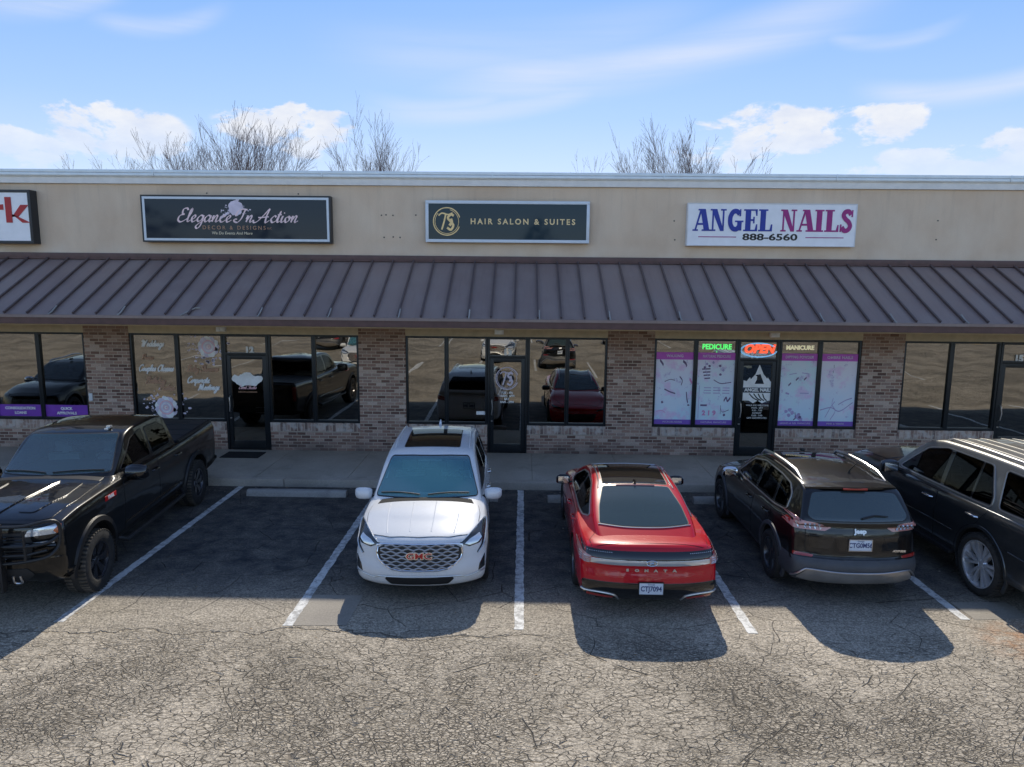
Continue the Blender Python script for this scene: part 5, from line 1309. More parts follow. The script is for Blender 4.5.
# ======== red fastback sedan
son = dict(L=4.91, paint='p_red', fa=-1.5, ra=1.34, R=.345, W=.235, track=.925, RA=.385, archup=.01, rim=.245, style='five', rimmat='alloy_dark', ws=.92, crease=.99, fillet=.06, blend=1.0,
  w=[(-2.455,.86),(-1.4,.92),(0,.915),(1.4,.93),(2.1,.91),(2.455,.875)], zb=[(-2.455,.2),(-1.8,.2),(0,.2),(2.2,.22),(2.455,.24)],
  zs=[(-2.455,.66),(-1.8,.80),(-.8,.89),(.5,.92),(1.6,.935),(2.2,.93),(2.455,.90)], zt=[(-2.455,.70),(-2.1,.82),(-1.6,.92),(-1.1,.98),(1.6,.96),(2.0,.985),(2.35,.98),(2.455,.965)],
  faceF=[(.2,.08),(.4,0),(.6,.04),(.8,.2)], sweepF=.34, faceR=[(.2,.16),(.3,.05),(.42,.0),(.55,.02),(.70,.05),(.78,.01),(.85,.03),(.92,.07),(1.03,.11)], sweepR=.16, powR=2.8,
  gh=dict(zt=[(-1.2,.95),(-.6,1.215),(-.15,1.375),(.25,1.42),(.7,1.395),(1.2,1.285),(1.7,1.115),(2.15,.94)], zb=[(-1.2,.93),(2.15,.93)], wb=[(-1.2,.76),(-.3,.85),(.8,.85),(1.5,.78),(2.15,.66)], wr=[(-1.2,.5),(0,.555),(1.,.54),(2.15,.48)], crown=.03, swR=.02, br=.4),
  glass=[('windshield','front',mir([(.70,1.0),(.50,1.36)]),'wind',False,.04,None),
     ('rear_window','top',[(-.475,.97),(.475,.97),(.57,1.45),(.60,1.80),(.3,1.86),(0,1.875),(-.3,1.86),(-.60,1.80),(-.57,1.45)],'tint_back',False,.04,None),
     ('side_window','side',[(-.68,1.0),(-.1,1.27),(.2,1.315),(.3,1.315),(.3,1.0)],'tint',True,.03,None), ('side_window','side',[(.37,1.0),(.37,1.315),(.75,1.30),(1.12,1.19),(1.42,1.07),(1.2,1.01)],'tint',True,.03,None),
     ('glass_roof','top',[(-.455,.0),(.455,.0),(.47,.90),(-.47,.90)],'pano',False,.03,None), ('glass_roof','top',[(-.47,-.14),(.47,-.14),(.455,-.02),(-.455,-.02)],'blackgloss',False,.0,None)],
  panels=[('trunk_lid','top',[(-.66,1.90),(-.3,1.98),(0,1.995),(.3,1.98),(.66,1.90),(.76,2.12),(.74,2.28),(-.74,2.28),(-.76,2.12)],'p_red',False,.03,.004),
     ('hood','top',[(-.7,-1.25),(.7,-1.25),(.72,-1.8),(.5,-2.2),(-.5,-2.2),(-.72,-1.8)],'p_red',False,.04,.005),
     ('door','side',[(-.9,.30),(.32,.30),(.32,.90),(-.8,.86)],'p_red',True,.04,.004),
     ('door','side',[(.34,.30),(.86,.30)]+[(1.34+.43*cos(radians(a)),.36+.43*sin(radians(a))) for a in (170,155,140,125,110)]+[(1.22,.93),(.34,.905)],'p_red',True,.03,.004),
     ('sill_cladding','side',[(-.95,.215),(.9,.215),(.9,.27),(-.95,.27)],'blackgloss',True,0,.012)],
  cab=(-.8,1.7), seats=[(.05,0),(.95,0)], mirror_y=-.35, dm=(-.66,.96,.84,'blackgloss',1.), handles=[(.12,.82),(.92,.85)], handlemat='p_red', dlo=[[(-.70,.995),(-.1,1.275),(.25,1.322),(.75,1.307),(1.12,1.197),(1.46,1.065),(1.2,1.0)]], pillars=[[(.305,1.005),(.305,1.305),(.365,1.305),(.365,1.005)]], roofpaint='p_red')
def make_sonata(label, group=None):
    root, S_, H_ = build_car(son, 'parked_car', label, 'car', group)
    conform(H_, 'roof_trim', 'top', [(.545,-.55),(.525,-.2),(.515,.3),(.52,.75),(.545,1.0)], .010, 'satin', root, e=.006, mirror=True)
    conform(H_, 'roof_trim', 'top', [(-.50,-.16),(0,-.19),(.50,-.16)], .006, 'satin', root, e=.006)
    conform(H_, 'glass_trim', 'top', [(-.62,1.82),(-.3,1.885),(0,1.90),(.3,1.885),(.62,1.82)], .006, 'satin', root, e=.007)
    # lip, dark recess, full width lamp, lower valance
    lip = put_decal('spoiler_lip', S_, 'rear', roundpoly(mir([(.80,.905),(.79,.915),(.5,.932),(.2,.937)]), .01), 'p_red', root, e=.012, skirt=.02)
    rc = put_decal('rear_recess', S_, 'rear', roundpoly(mir([(.86,.905),(.84,.82),(.6,.80)]), .015), 'blackgloss', root, e=.006)
    mb = MB()
    for k in range(14):
        for s in (-1, 1):
            x = s*(.50+k*.027); q, n = S_.hit(Vector((x, 5, .88)), Vector((0, -1, 0))); mb.tube([q+n*.006, q+n*.014], .006, 5)
    mb.build('lamp_studs', 'clear_lens', rc)
    lb = put_decal('light_bar', S_, 'rear', roundpoly(mir([(.86,.80),(.85,.745),(.6,.735)]), .015), 'clear_lens', root, e=.016)
    put_decal('tail_light', S_, 'rear', [(.75,.82),(.885,.855),(.89,.755),(.76,.74)], 'pink_lens', root, e=.022, mirror=True, r=.01)
    mb = MB()
    for k in range(4):
        for s in (-1, 1):
            P = [S_.hit(Vector((s*x, 5, .81-.02*k)), Vector((0, -1, 0))) for x in (.77, .82, .87)]
            mb.tube([q+n*.028 for q, n in P], .005, 5)
    mb.build('lamp_element', 'clear_lens', root)
    # H in an ellipse
    q, n = S_.hit(Vector((0, 5, .78)), Vector((0, -1, 0))); y = q.y+.03
    mb = MB(); mb.tube([(.068*cos(a), y, .78+.036*sin(a)) for a in [2*pi*i/28 for i in range(28)]], .006, 6, closed=True)
    mb.tube([(.026, y, .755), (.040, y, .803)], .007, 6); mb.tube([(-.040, y, .757), (-.026, y, .805)], .007, 6); mb.tube([(.03, y, .773), (0, y, .78), (-.03, y, .787)], .006, 6)
    mb.build('emblem', 'chrome', root)
    put_decal('rear_panel', S_, 'rear', roundpoly(mir([(.70,.71),(.55,.62),(.35,.585),(.1,.58)]), .03), 'p_red', root, e=.009)
    for i, ch in enumerate('SONATA'): badge(S_, 'lettering', 'rear', .665, ch, .042, 'satin', root, x=-(-.30+.12*i)*-1 if False else (-.30+.12*i)*-1, e=.02, sx=1.5, offset=.003)
    va = put_decal('lower_valance', S_, 'rear', roundpoly(mir([(.86,.50),(.86,.32),(.7,.235),(.4,.235)]), .03), 'blackgloss', root, e=.012)
    conform(S_, 'valance_trim', 'rear', [(.40,.27),(.46,.335),(.62,.36),(.86,.36)], .014, 'satin', root, e=.016, mirror=True)
    put_decal('reflector', S_, 'rear', [(.46,.30),(.8,.33),(.8,.29),(.5,.275)], 'red_lens', root, e=.016, mirror=True, r=.01)
    plate_at(root, S_, 'rear', .445, 'CTJ7094')
    q, n = H_.hit(Vector((0, .88, 4)), Vector((0, 0, -1))); mb = MB()
    mb.add([(-.02,.78,q.z+.005),(.02,.78,q.z+.005),(.02,.95,q.z-.02),(-.02,.95,q.z-.02),(-.006,.90,q.z+.065),(.006,.90,q.z+.065),(.006,.95,q.z+.062),(-.006,.95,q.z+.062)], [(0,1,2,3),(0,4,5,1),(1,5,6,2),(2,6,7,3),(3,7,4,0),(4,7,6,5)])
    mb.build('antenna', 'blackgloss', root)
    P = [H_.hit(Vector((x, .965, 4)), Vector((0, 0, -1))) for x in (-.28,-.1,.1,.28)]; mb = MB(); mb.tube([q+n*.012 for q, n in P], .011, 6); mb.build('brake_light', 'pink_lens', root)
    put_decal('headlight', S_, 'front', [(.45,.60),(.8,.68),(.8,.62),(.5,.56)], 'lamp_dark', root, e=.01, mirror=True, r=.01)
    mb = MB(); P = mir([(.5,.5),(.4,.3)]); mb = None; put_decal('grille', S_, 'front', roundpoly(P, .03), 'black', root, e=.01)
    return root
red = make_sonata('bright red fastback sedan seen from behind, glass roof and full width light bar')
place(red, 1.585, -5.26, 180)

# ======== black compact suv, rear view
jeep = dict(L=4.62, paint='p_jeep', fa=-1.38, ra=1.32, R=.37, W=.24, track=.925, RA=.42, archup=.03, rim=.25, style='five', rimmat='alloy_dark', ws=.93, archmat='grey_clad', archw=.06, fillet=.07,
  w=[(-2.31,.86),(-1.4,.92),(0,.905),(1.3,.925),(2.31,.87)], zb=[(-2.31,.26),(-1.8,.28),(0,.28),(2.31,.29)],
  zs=[(-2.31,.84),(-1.8,.95),(-1.,1.02),(0,1.04),(1.4,1.09),(2.31,1.17)], zt=[(-2.31,.88),(-1.9,1.03),(-1.1,1.12),(-.8,1.13),(1.6,1.13),(2.31,1.20)],
  faceF=[(.2,.1),(.4,.0),(.6,.03),(.8,.08),(1.,.2)], sweepF=.28, faceR=[(.26,.14),(.36,.05),(.5,.0),(.62,.02),(.66,.07),(.8,.09),(.95,.10),(1.1,.14)], sweepR=.20, powR=2.4,
  gh=dict(zt=[(-1.0,1.1),(-.5,1.40),(-.08,1.60),(.25,1.655),(.9,1.67),(1.6,1.63),(1.87,1.575),(2.02,1.42),(2.2,1.16)], zb=[(-1.,1.07),(1.4,1.08),(2.2,1.15)], wb=[(-1.,.8),(0,.86),(1.4,.86),(2.2,.80)], wr=[(-1.,.6),(0,.64),(1.5,.625),(2.2,.60)], crown=.035, swR=.10, br=.7),
  glass=[('windshield','front',mir([(.72,1.15),(.58,1.57)]),'wind',False,.04,None), ('rear_window','rear',[(.62,1.185),(.69,1.24),(.58,1.51),(.3,1.53),(-.3,1.53),(-.58,1.51),(-.69,1.24),(-.62,1.185)],'tint_back',False,.05,None),
     ('side_window','side',[(-.62,1.13),(-.08,1.47),(.35,1.545),(.35,1.13)],'tint',True,.03,None), ('side_window','side',[(.42,1.13),(.42,1.548),(1.05,1.53),(1.1,1.14)],'tint',True,.03,None), ('side_window','side',[(1.18,1.15),(1.13,1.52),(1.42,1.49),(1.58,1.38),(1.60,1.2)],'tint',True,.04,None)],
  panels=[('hood','top',[(-.74,-1.1),(.74,-1.1),(.76,-1.8),(.55,-2.08),(-.55,-2.08),(-.76,-1.8)],'p_jeep',False,.04,.007),
     ('door','side',[(-.82,.40),(.38,.38),(.38,1.02),(-.76,1.0)],'p_jeep',True,.04,.005),
     ('door','side',[(.40,.38),(.80,.38)]+[(1.32+.49*cos(radians(a)),.40+.49*sin(radians(a))) for a in (168,152,136,120,106)]+[(1.2,1.05),(.40,1.02)],'p_jeep',True,.03,.005),
     ('tailgate','rear',[(.70,1.15),(.70,.76),(.62,.69),(-.62,.69),(-.70,.76),(-.70,1.15)],'p_jeep',False,.03,.004),
     ('sill_cladding','side',[(-.92,.295),(.86,.295),(.86,.37),(-.92,.37)],'grey_clad',True,0,.014)],
  cab=(-.8,2.0), seats=[(.1,0),(1.0,0)], mirror_y=-.28, dm=(-.62,1.10,.86,'chrome',1.1), handles=[(.22,.93),(1.02,.96)], handlemat='p_jeep', dlo=[[(-.64,1.12),(-.09,1.475),(.35,1.553),(1.05,1.537),(1.42,1.50),(1.60,1.39),(1.62,1.18),(1.2,1.135)]], pillars=[[(.355,1.135),(.355,1.535),(.415,1.535),(.415,1.135)],[(1.10,1.15),(1.055,1.525),(1.125,1.515),(1.175,1.16)]])
def make_jeep(label, group=None):
    root, S_, H_ = build_car(jeep, 'parked_car', label, 'car', group)
    bp = put_decal('rear_bumper', S_, 'rear', roundpoly(mir([(.99,.645),(.99,.36),(.8,.31),(.4,.30)]), .03), 'grey_clad', root, e=.016)
    put_decal('side_cladding', S_, 'side', [(1.82,.33),(2.3,.36),(2.3,.60),(1.78,.60)], 'grey_clad', root, e=.013, mirror=True, r=.02)
    put_decal('skid_plate', S_, 'rear', roundpoly(mir([(.64,.50),(.70,.49),(.80,.36),(.6,.325)]), .02), 'skid', root, e=.026)
    conform(S_, 'bumper_trim', 'rear', [(.84,.37),(.73,.49),(.64,.51),(.3,.497),(0,.495),(-.3,.497),(-.64,.51),(-.73,.49),(-.84,.37)], .013, 'satin', root, e=.028)
    SB = Both(S_, H_)
    tl = put_decal('tail_light', SB, 'rear', [(.38,1.085),(.46,1.035),(.84,1.03),(.88,1.08),(.87,1.16),(.80,1.175),(.62,1.15)], 'pink_lens', root, e=.014, mirror=True, r=.015, grid=.03)
    for o_, s in zip(tl, (1, -1)):
        mb = MB()
        for x in (.52, .58, .64, .70, .78):
            P = [SB.hit(Vector((s*(x+.02*t), 5, 1.05+.075*t)), Vector((0, -1, 0))) for t in (0, .5, 1)]
            mb.tube([q+n*.022 for q, n in P], .015, 6)
        mb.build('lamp_element', 'clear_lens', o_)
    put_decal('tail_light', SB, 'side', [(1.62,1.05),(1.86,1.03),(1.88,1.12),(1.74,1.125)], 'red_lens', root, e=.010, mirror=True, r=.02)
    put_decal('reflector', S_, 'rear', [(.60,.69),(.84,.71),(.84,.66),(.62,.66)], 'red_lens', root, e=.02, mirror=True, r=.012)
    put_decal('plate_recess', S_, 'rear', roundpoly(mir([(.34,.97),(.29,.77)]), .02), 'blackgloss', root, e=.008)
    put_decal('gate_trim', S_, 'rear', [(-.64,.79),(-.40,.79),(-.34,.96),(-.67,.96)], 'blackgloss', root, e=.009, r=.015, mirror=True)
    plate_at(root, S_, 'rear', .865, 'CTG0M56', hold='satin')
    badge(S_, 'emblem', 'rear', 1.05, 'Jeep', .085, 'satin', root, e=.016, offset=.005, sx=1.1)
    badge(S_, 'lettering', 'rear', .765, 'LATITUDE', .035, 'chrome', root, x=.62 if False else -.56, e=.02, sx=1.2)
    P = [H_.hit(Vector((x, 5, z)), Vector((0, -1, 0))) for x, z in ((-.02,1.215),(-.2,1.25),(-.38,1.235))]; mb = MB(); mb.tube([q+n*.03 for q, n in P], [.016,.012,.008], 6); mb.build('wiper', 'black', root)
    sp_ = MB(); y = 1.84
    vs = []
    for x in (-.64,-.4,0,.4,.64):
        yy = y+.12-.14*(x/.64)**2; zt = H_.hit(Vector((x*.98, 1.7, 4)), Vector((0, 0, -1)))[0].z
        vs += [(x, 1.66, zt+.002), (x, yy, zt-.012), (x, yy, zt-.04), (x, yy-.06, zt-.06)]
    n = 5; fs = [(i*4+j, i*4+(j+1) % 4, (i+1)*4+(j+1) % 4, (i+1)*4+j) for i in range(4) for j in range(4)]+[(0,1,2,3), (16,17,18,19)]
    sp_.add(vs, fs, 0, True); so = sp_.build('spoiler', 'p_jeep', root)
    mb = MB(); mb.box(-.17, .17, y+.100, y+.127, 1.568, 1.592); mb.build('brake_light', 'red_lens', so, bevel=.006)
    for s in (1, -1):
        ys = [-.15,.0,.4,.9,1.35,1.6]
        P = [H_.hit(Vector((s*(.60 if i in (0,5) else .595), yv, 4)), Vector((0, 0, -1)))[0] for i, yv in enumerate(ys)]
        mb = MB(); mb.tube([p+Vector((0, 0, -.004 if i in (0, 5) else .055)) for i, p in enumerate(P)], [.014,.026,.026,.026,.026,.014], 8); mb.build('roof_rail', 'satin', root)
    mb = MB(); mb.tube([(-.18,1.35,1.64),(-.18,1.37,1.70),(-.2,1.55,1.86)], [.025,.008,.004], 6); mb.build('antenna', 'black', root)
    mb = MB(); mb.box(-.03,.03,.0,.08,1.655,1.70); mb.build('roof_sensor', 'black', root, bevel=.01)
    put_decal('sunroof', H_, 'top', [(-.42,.12),(.42,.12),(.42,.55),(-.42,.55)], 'pano', root, e=.006, r=.04)
    put_decal('headlight', S_, 'front', [(.5,.86),(.82,.92),(.84,.87),(.55,.81)], 'lamp_dark', root, e=.01, mirror=True, r=.01)
    put_decal('grille', S_, 'front', roundpoly(mir([(.48,.86),(.45,.70)]), .02), 'blackgloss', root, e=.01)
    return root
jp = make_jeep('black compact suv seen from behind with grey lower cladding and silver roof rails')
place(jp, 4.31, -5.0, 180, .918)

# ======== big dark grey suv at the right
yuk = dict(L=5.18, paint='p_grey', roofpaint='p_greyroof', fa=-1.62, ra=1.33, R=.425, W=.285, track=1.02, RA=.475, archup=.02, rim=.315, style='multi', rimmat='bright_alloy', ws=.945, fillet=.07, blend=1.0,
  w=[(-2.59,.97),(-1.5,1.02),(0,1.01),(1.4,1.02),(2.59,.97)], zb=[(-2.59,.28),(0,.34),(2.59,.36)],
  zs=[(-2.59,1.05),(-1.8,1.13),(-1.,1.16),(1.,1.18),(2.59,1.2)], zt=[(-2.59,1.1),(-2.3,1.2),(-1.5,1.25),(-1.1,1.26),(2.3,1.22),(2.59,1.2)],
  faceF=[(.28,.1),(.45,0),(.9,.02),(1.1,.08)], sweepF=.22, faceR=[(.3,.08),(.5,0),(.7,.04),(1.2,.08)], sweepR=.12, powR=4,
  gh=dict(zt=[(-1.2,1.2),(-.65,1.58),(-.22,1.81),(.1,1.865),(1.,1.885),(2.1,1.87),(2.38,1.78),(2.53,1.2)], zb=[(-1.2,1.18),(2.53,1.2)], wb=[(-1.2,.9),(0,.955),(1.6,.955),(2.53,.92)], wr=[(-1.2,.7),(0,.745),(1.6,.745),(2.53,.70)], crown=.03, swR=.03, br=.4),
  glass=[('windshield','front',mir([(.82,1.26),(.68,1.78)]),'wind',False,.04,None), ('rear_window','rear',mir([(.74,1.3),(.64,1.72)]),'tint',False,.05,None),
     ('side_window','side',[(-.76,1.25),(-.22,1.65),(.18,1.745),(.28,1.745),(.28,1.25)],'tint',True,.03,None), ('side_window','side',[(.37,1.25),(.37,1.75),(.95,1.75),(.95,1.25)],'tint',True,.02,None), ('side_window','side',[(.99,1.25),(.99,1.75),(1.14,1.745),(1.34,1.36),(1.34,1.27)],'tint',True,.02,None), ('side_window','side',[(1.52,1.28),(1.42,1.74),(2.22,1.72),(2.30,1.29)],'tint',True,.03,None)],
  panels=[('hood','top',[(-.84,-1.3),(.84,-1.3),(.86,-2.1),(.7,-2.4),(-.7,-2.4),(-.86,-2.1)],'p_grey',False,.04,.007),
     ('door','side',[(-.98,.48),(.31,.47),(.31,1.15),(-.92,1.13)],'p_grey',True,.04,.005),
     ('door','side',[(.33,.47),(.80,.47)]+[(1.33+.53*cos(radians(a)),.435+.53*sin(radians(a))) for a in (168,152,136,120,106)]+[(1.36,1.17),(.33,1.155)],'p_grey',True,.03,.005)],
  cab=(-.9,2.3), seats=[(.1,0),(1.05,0)], seatmat='seat', mirror_y=-.35, dm=(-.72,1.24,1.0,'p_grey',1.25), handles=[(.12,1.02),(1.12,1.05)], handlemat='chrome', dlo=[[(-.78,1.24),(-.22,1.66),(.18,1.752),(1.15,1.752),(1.36,1.37),(1.36,1.245)],[(1.52,1.27),(1.42,1.75),(2.22,1.73),(2.32,1.28)]], pillars=[[(.285,1.26),(.285,1.735),(.365,1.735),(.365,1.26)],[(.952,1.26),(.952,1.74),(.988,1.74),(.988,1.26)]], archmat='p_grey', archout=.01, archw=.04)
root, S_, H_ = build_car(yuk, 'parked_car', 'large dark grey suv with chrome wheels and ribbed roof at the right edge', 'car')
for x in (.16, .34, .52): conform(H_, 'roof_rib', 'top', [(x,-.05),(x,.8),(x,1.6),(x,2.15)], .011, 'p_greyroof', root, e=.0, mirror=True)
for s in (1, -1):
    P = [H_.hit(Vector((s*.68, yv, 4)), Vector((0, 0, -1)))[0] for yv in (.0,.12,.8,1.5,2.0,2.15)]
    mb = MB(); mb.tube([p+Vector((0, 0, -.004 if i in (0, 5) else .03)) for i, p in enumerate(P)], .017, 8); mb.build('roof_rail', 'satin', root)
    mb = MB(); mb.box(s*.86, s*1.06, -1.05, .8, .36, .41); mb.build('running_board', 'black', root, bevel=.015)
conform(S_, 'belt_trim', 'side', [(-.9,1.195),(.0,1.205),(1.,1.215),(2.35,1.235)], .010, 'satin', root, e=-.002, mirror=True)
conform(S_, 'side_moulding', 'side', [(-.9,.70),(0,.70),(.75,.70)], .012, 'p_grey', root, e=.004, mirror=True)
put_decal('tail_light', S_, 'rear', [(.82,1.18),(.94,1.18),(.94,.82),(.84,.82)], 'red_lens', root, e=.012, mirror=True, r=.01)
put_decal('rear_bumper', S_, 'rear', roundpoly(mir([(.99,.68),(.98,.42),(.6,.40)]), .03), 'p_grey', root, e=.02)
conform(S_, 'bumper_crease', 'side', [(1.85,.80),(2.1,.78),(2.45,.77)], .010, 'p_grey', root, e=.003, mirror=True)
plate_at(root, S_, 'rear', .98, 'CRT 4417')
put_decal('headlight', S_, 'front', [(.6,1.0),(.92,1.03),(.92,.88),(.64,.85)], 'clear_lens', root, e=.01, mirror=True, r=.02)
put_decal('grille', S_, 'front', roundpoly(mir([(.52,1.03),(.5,.7)]), .03), 'chrome', root, e=.012)
place(root, 6.98, -5.34, 182.3, .975)

# ======== black pickup at the left
tr = dict(L=5.89, paint='p_black', fa=-1.97, ra=1.77, R=.425, W=.29, track=1.035, RA=.50, archup=.05, rim=.255, style='six', rimmat='alloy_black', dusty=True, ws=.955, fillet=.06, blend=.9, crease=.99,
  w=[(-2.945,.985),(-1.9,1.005),(0,.985),(1.8,1.0),(2.945,.985)], zb=[(-2.945,.46),(-1.5,.46),(0,.48),(2.945,.55)],
  zs=[(-2.945,1.22),(-2.3,1.27),(-1.2,1.30),(1,1.33),(2.945,1.37)], zt=[(-2.945,1.26),(-2.7,1.32),(-2.1,1.37),(-1.3,1.40),(-.9,1.40),(1.1,1.36),(2.945,1.385)],
  faceF=[(.46,.18),(.6,.12),(.9,.12),(1.15,.14),(1.3,.20),(1.4,.3)], sweepF=.12, powF=4, faceR=[(.5,.05),(.7,0),(1.4,.02)], sweepR=.05, powR=5,
  gh=dict(zt=[(-1.25,1.35),(-.78,1.65),(-.35,1.895),(-.05,1.945),(.6,1.955),(.98,1.91),(1.12,1.36)], zb=[(-1.25,1.33),(1.12,1.35)], wb=[(-1.25,.82),(-.3,.885),(1.12,.90)], wr=[(-1.25,.66),(0,.70),(1.12,.70)], crown=.03, swR=.02, br=.3, swF=.2),
  glass=[('windshield','front',mir([(.765,1.415),(.645,1.865)]),'wind',False,.04,None), ('rear_window','rear',mir([(.7,1.45),(.6,1.8)]),'tint',False,.05,None),
     ('side_window','side',[(-.80,1.40),(-.30,1.76),(.02,1.83),(.12,1.83),(.12,1.40)],'tint',True,.03,None), ('side_window','side',[(.22,1.40),(.22,1.83),(.72,1.82),(.90,1.72),(.92,1.42)],'tint',True,.05,None)],
  panels=[('hood','top',[(-.80,-1.32),(.80,-1.32),(.84,-2.1),(.80,-2.62),(.6,-2.76),(-.6,-2.76),(-.80,-2.62),(-.84,-2.1)],'p_black',False,.04,.008),
     ('hood_dome','top',[(-.30,-1.42),(.30,-1.42),(.22,-2.1),(.14,-2.6),(-.14,-2.6),(-.22,-2.1)],'p_black',False,.05,.024),
     ('door','side',[(-1.12,.56),(.15,.56),(.15,1.30),(-1.06,1.275)],'p_black',True,.04,.005),
     ('door','side',[(.17,.56),(1.05,.56),(1.05,.9),(1.08,1.31),(.17,1.30)],'p_black',True,.04,.005),
     ('sill_cladding','side',[(-1.35,.49),(1.12,.49),(1.12,.53),(-1.35,.53)],'black',True,0,.014)],
  cab=(-.95,1.08), seats=[(-.05,0),(.75,0)], seatmat='seat', mirror_y=-.42, dm=(-.84,1.36,.90,'blackgloss',1.45), handles=[(.02,1.17),(.95,1.19)], handlemat='p_black', archmat='black', archout=.035, archw=.075, arch_a=-8)
root, S_, H_ = build_car(tr, 'pickup_truck', 'black crew cab pickup with tubular grille guard and bed cover at the left', 'pickup truck')
for (a, b_) in ((.42, .62), (.62, .42)):
    pass
put_decal('hood_panel', S_, 'top', [(.38,-1.45),(.62,-1.45),(.66,-2.0),(.55,-2.55),(.34,-2.55),(.36,-2.0)], 'p_black', root, e=.020, mirror=True, r=.06)
M['tonneau'] = simple('tonneau_vinyl', (.016, .016, .018), .6, bump=.2, bscale=120)
t = put_decal('bed_cover', S_, 'top', [(-.86,1.2),(.86,1.2),(.86,2.86),(-.86,2.86)], 'tonneau', root, e=.035, r=.03, skirt=.05)
for yy in (1.6, 2.02, 2.44): conform(S_, 'cover_seam', 'top', [(-.84,yy),(0,yy),(.84,yy)], .006, 'black', t, e=.036)
conform(S_, 'bed_rail', 'top', [(.90,1.2),(.91,2.0),(.90,2.86)], .03, 'black', root, e=.01, mirror=True)
g = put_decal('grille', S_, 'front', roundpoly(mir([(.60,1.13),(.66,.98),(.6,.74)]), .03), 'black', root, e=.012)
mb = MB()
for k in range(9):
    z = .77+.04*k; P = [S_.hit(Vector((x, -5, z)), Vector((0, 1, 0)))[0]+Vector((0, -.024, 0)) for x in (-.56,-.3,0,.3,.56)]; mb.tube(P, .008, 5)
mb.build('grille_mesh', 'blackgloss', g)
conform(S_, 'grille_bar', 'front', [(-.9,.955),(-.6,.98),(0,.985),(.6,.98),(.9,.955)], .028, 'p_black', root, e=.02)
# bow-tie emblem
q, n = S_.hit(Vector((0, -5, .985)), Vector((0, 1, 0))); y = q.y-.06
mb = MB(); mb.add([(a, y+d_, .985+b) for d_ in (0, .02) for a, b in ((-.17,-.022),(-.06,-.022),(-.045,-.06),(.075,-.06),(.06,-.022),(.17,-.022),(.15,.022),(.045,.022),(.06,.06),(-.06,.06),(-.045,.022),(-.15,.022))], [tuple(range(12)), tuple(range(12, 24))]+[(i, (i+1) % 12, 12+(i+1) % 12, 12+i) for i in range(12)])
mb.build('emblem', 'blackgloss', root)
for nm, P, m, e in (('headlight', [(.56,1.08),(.60,1.16),(.90,1.21),(.93,1.14),(.90,1.10)], 'clear_lens', .014), ('turn_lamp', [(.87,1.14),(.935,1.21),(.945,1.14),(.91,1.10)], 'amber', .020), ('headlight', [(.62,1.0),(.88,1.02),(.88,.97),(.64,.95)], 'clear_lens', .014), ('fog_lamp', [(.64,.74),(.84,.78),(.84,.68),(.68,.67)], 'blackgloss', .02)):
    put_decal(nm, S_, 'front', P, m, root, e=e, mirror=True, r=.012, grid=.03)
put_decal('bumper', S_, 'front', roundpoly(mir([(.97,.80),(.97,.50),(.7,.48),(.62,.58)]), .03), 'p_black', root, e=.03, skirt=.05)
put_decal('bumper_insert', S_, 'front', roundpoly(mir([(.58,.68),(.66,.60),(.5,.50)]), .02), 'black', root, e=.045)
conform(S_, 'tow_hook', 'front', [(.42,.60),(.42,.52),(.50,.52),(.50,.60)], .014, 'satin', root, e=.05, mirror=True)
gg = MB(); yb = -2.92
for s in (1, -1):
    gg.box(s*.34-.012, s*.34+.012, yb-.05, yb+.04, .42, 1.28)
    top = [(0,yb-.03,1.27),(s*.34,yb-.02,1.26),(s*.62,yb,1.26),(s*.84,yb+.05,1.30),(s*.94,yb+.12,1.28),(s*.97,yb+.16,1.18),(s*.95,yb+.15,.98),(s*.92,yb+.10,.90),(s*.84,yb+.04,.84),(s*.60,yb,.80),(s*.34,yb-.01,.78),(0,yb-.01,.78)]
    gg.tube(catmull([Vector(p) for p in top], 4), .021, 8)
    gg.tube(catmull([Vector(p) for p in [(0,yb,1.0),(s*.34,yb,1.0),(s*.7,yb+.01,1.0),(s*.88,yb+.07,1.03),(s*.95,yb+.15,1.08)]], 4), .019, 8)
    gg.tube([(s*.34,yb,.88),(s*.62,yb+.01,.88),(s*.86,yb+.05,.93)], .017, 8)
    gg.tube([(s*.62,yb,1.20),(s*.62,yb,.80)], .017, 8)
    gg.tube([(s*.34,yb+.04,.5),(s*.34,yb+.3,.52)], .03, 8)
gg.tube([(-.34,yb,.60),(.34,yb,.60)], .021, 8); gg.tube([(-.34,yb,1.1),(.34,yb,1.1)], .019, 8)
gg.build('grille_guard', 'black', root)
for s in (1, -1):
    mb = MB(); mb.tube([(s*.93,-1.3,.50),(s*1.03,-1.2,.43),(s*1.03,0,.42),(s*1.03,1.0,.43),(s*.93,1.1,.50)], .035, 8); mb.build('side_step', 'black', root)
    for yv in (-1.52, 2.22):
        mb = MB(); mb.box(s*.78, s*1.03, yv, yv+.015, .22, .55); mb.build('mud_flap', 'black', root, bevel=.005)
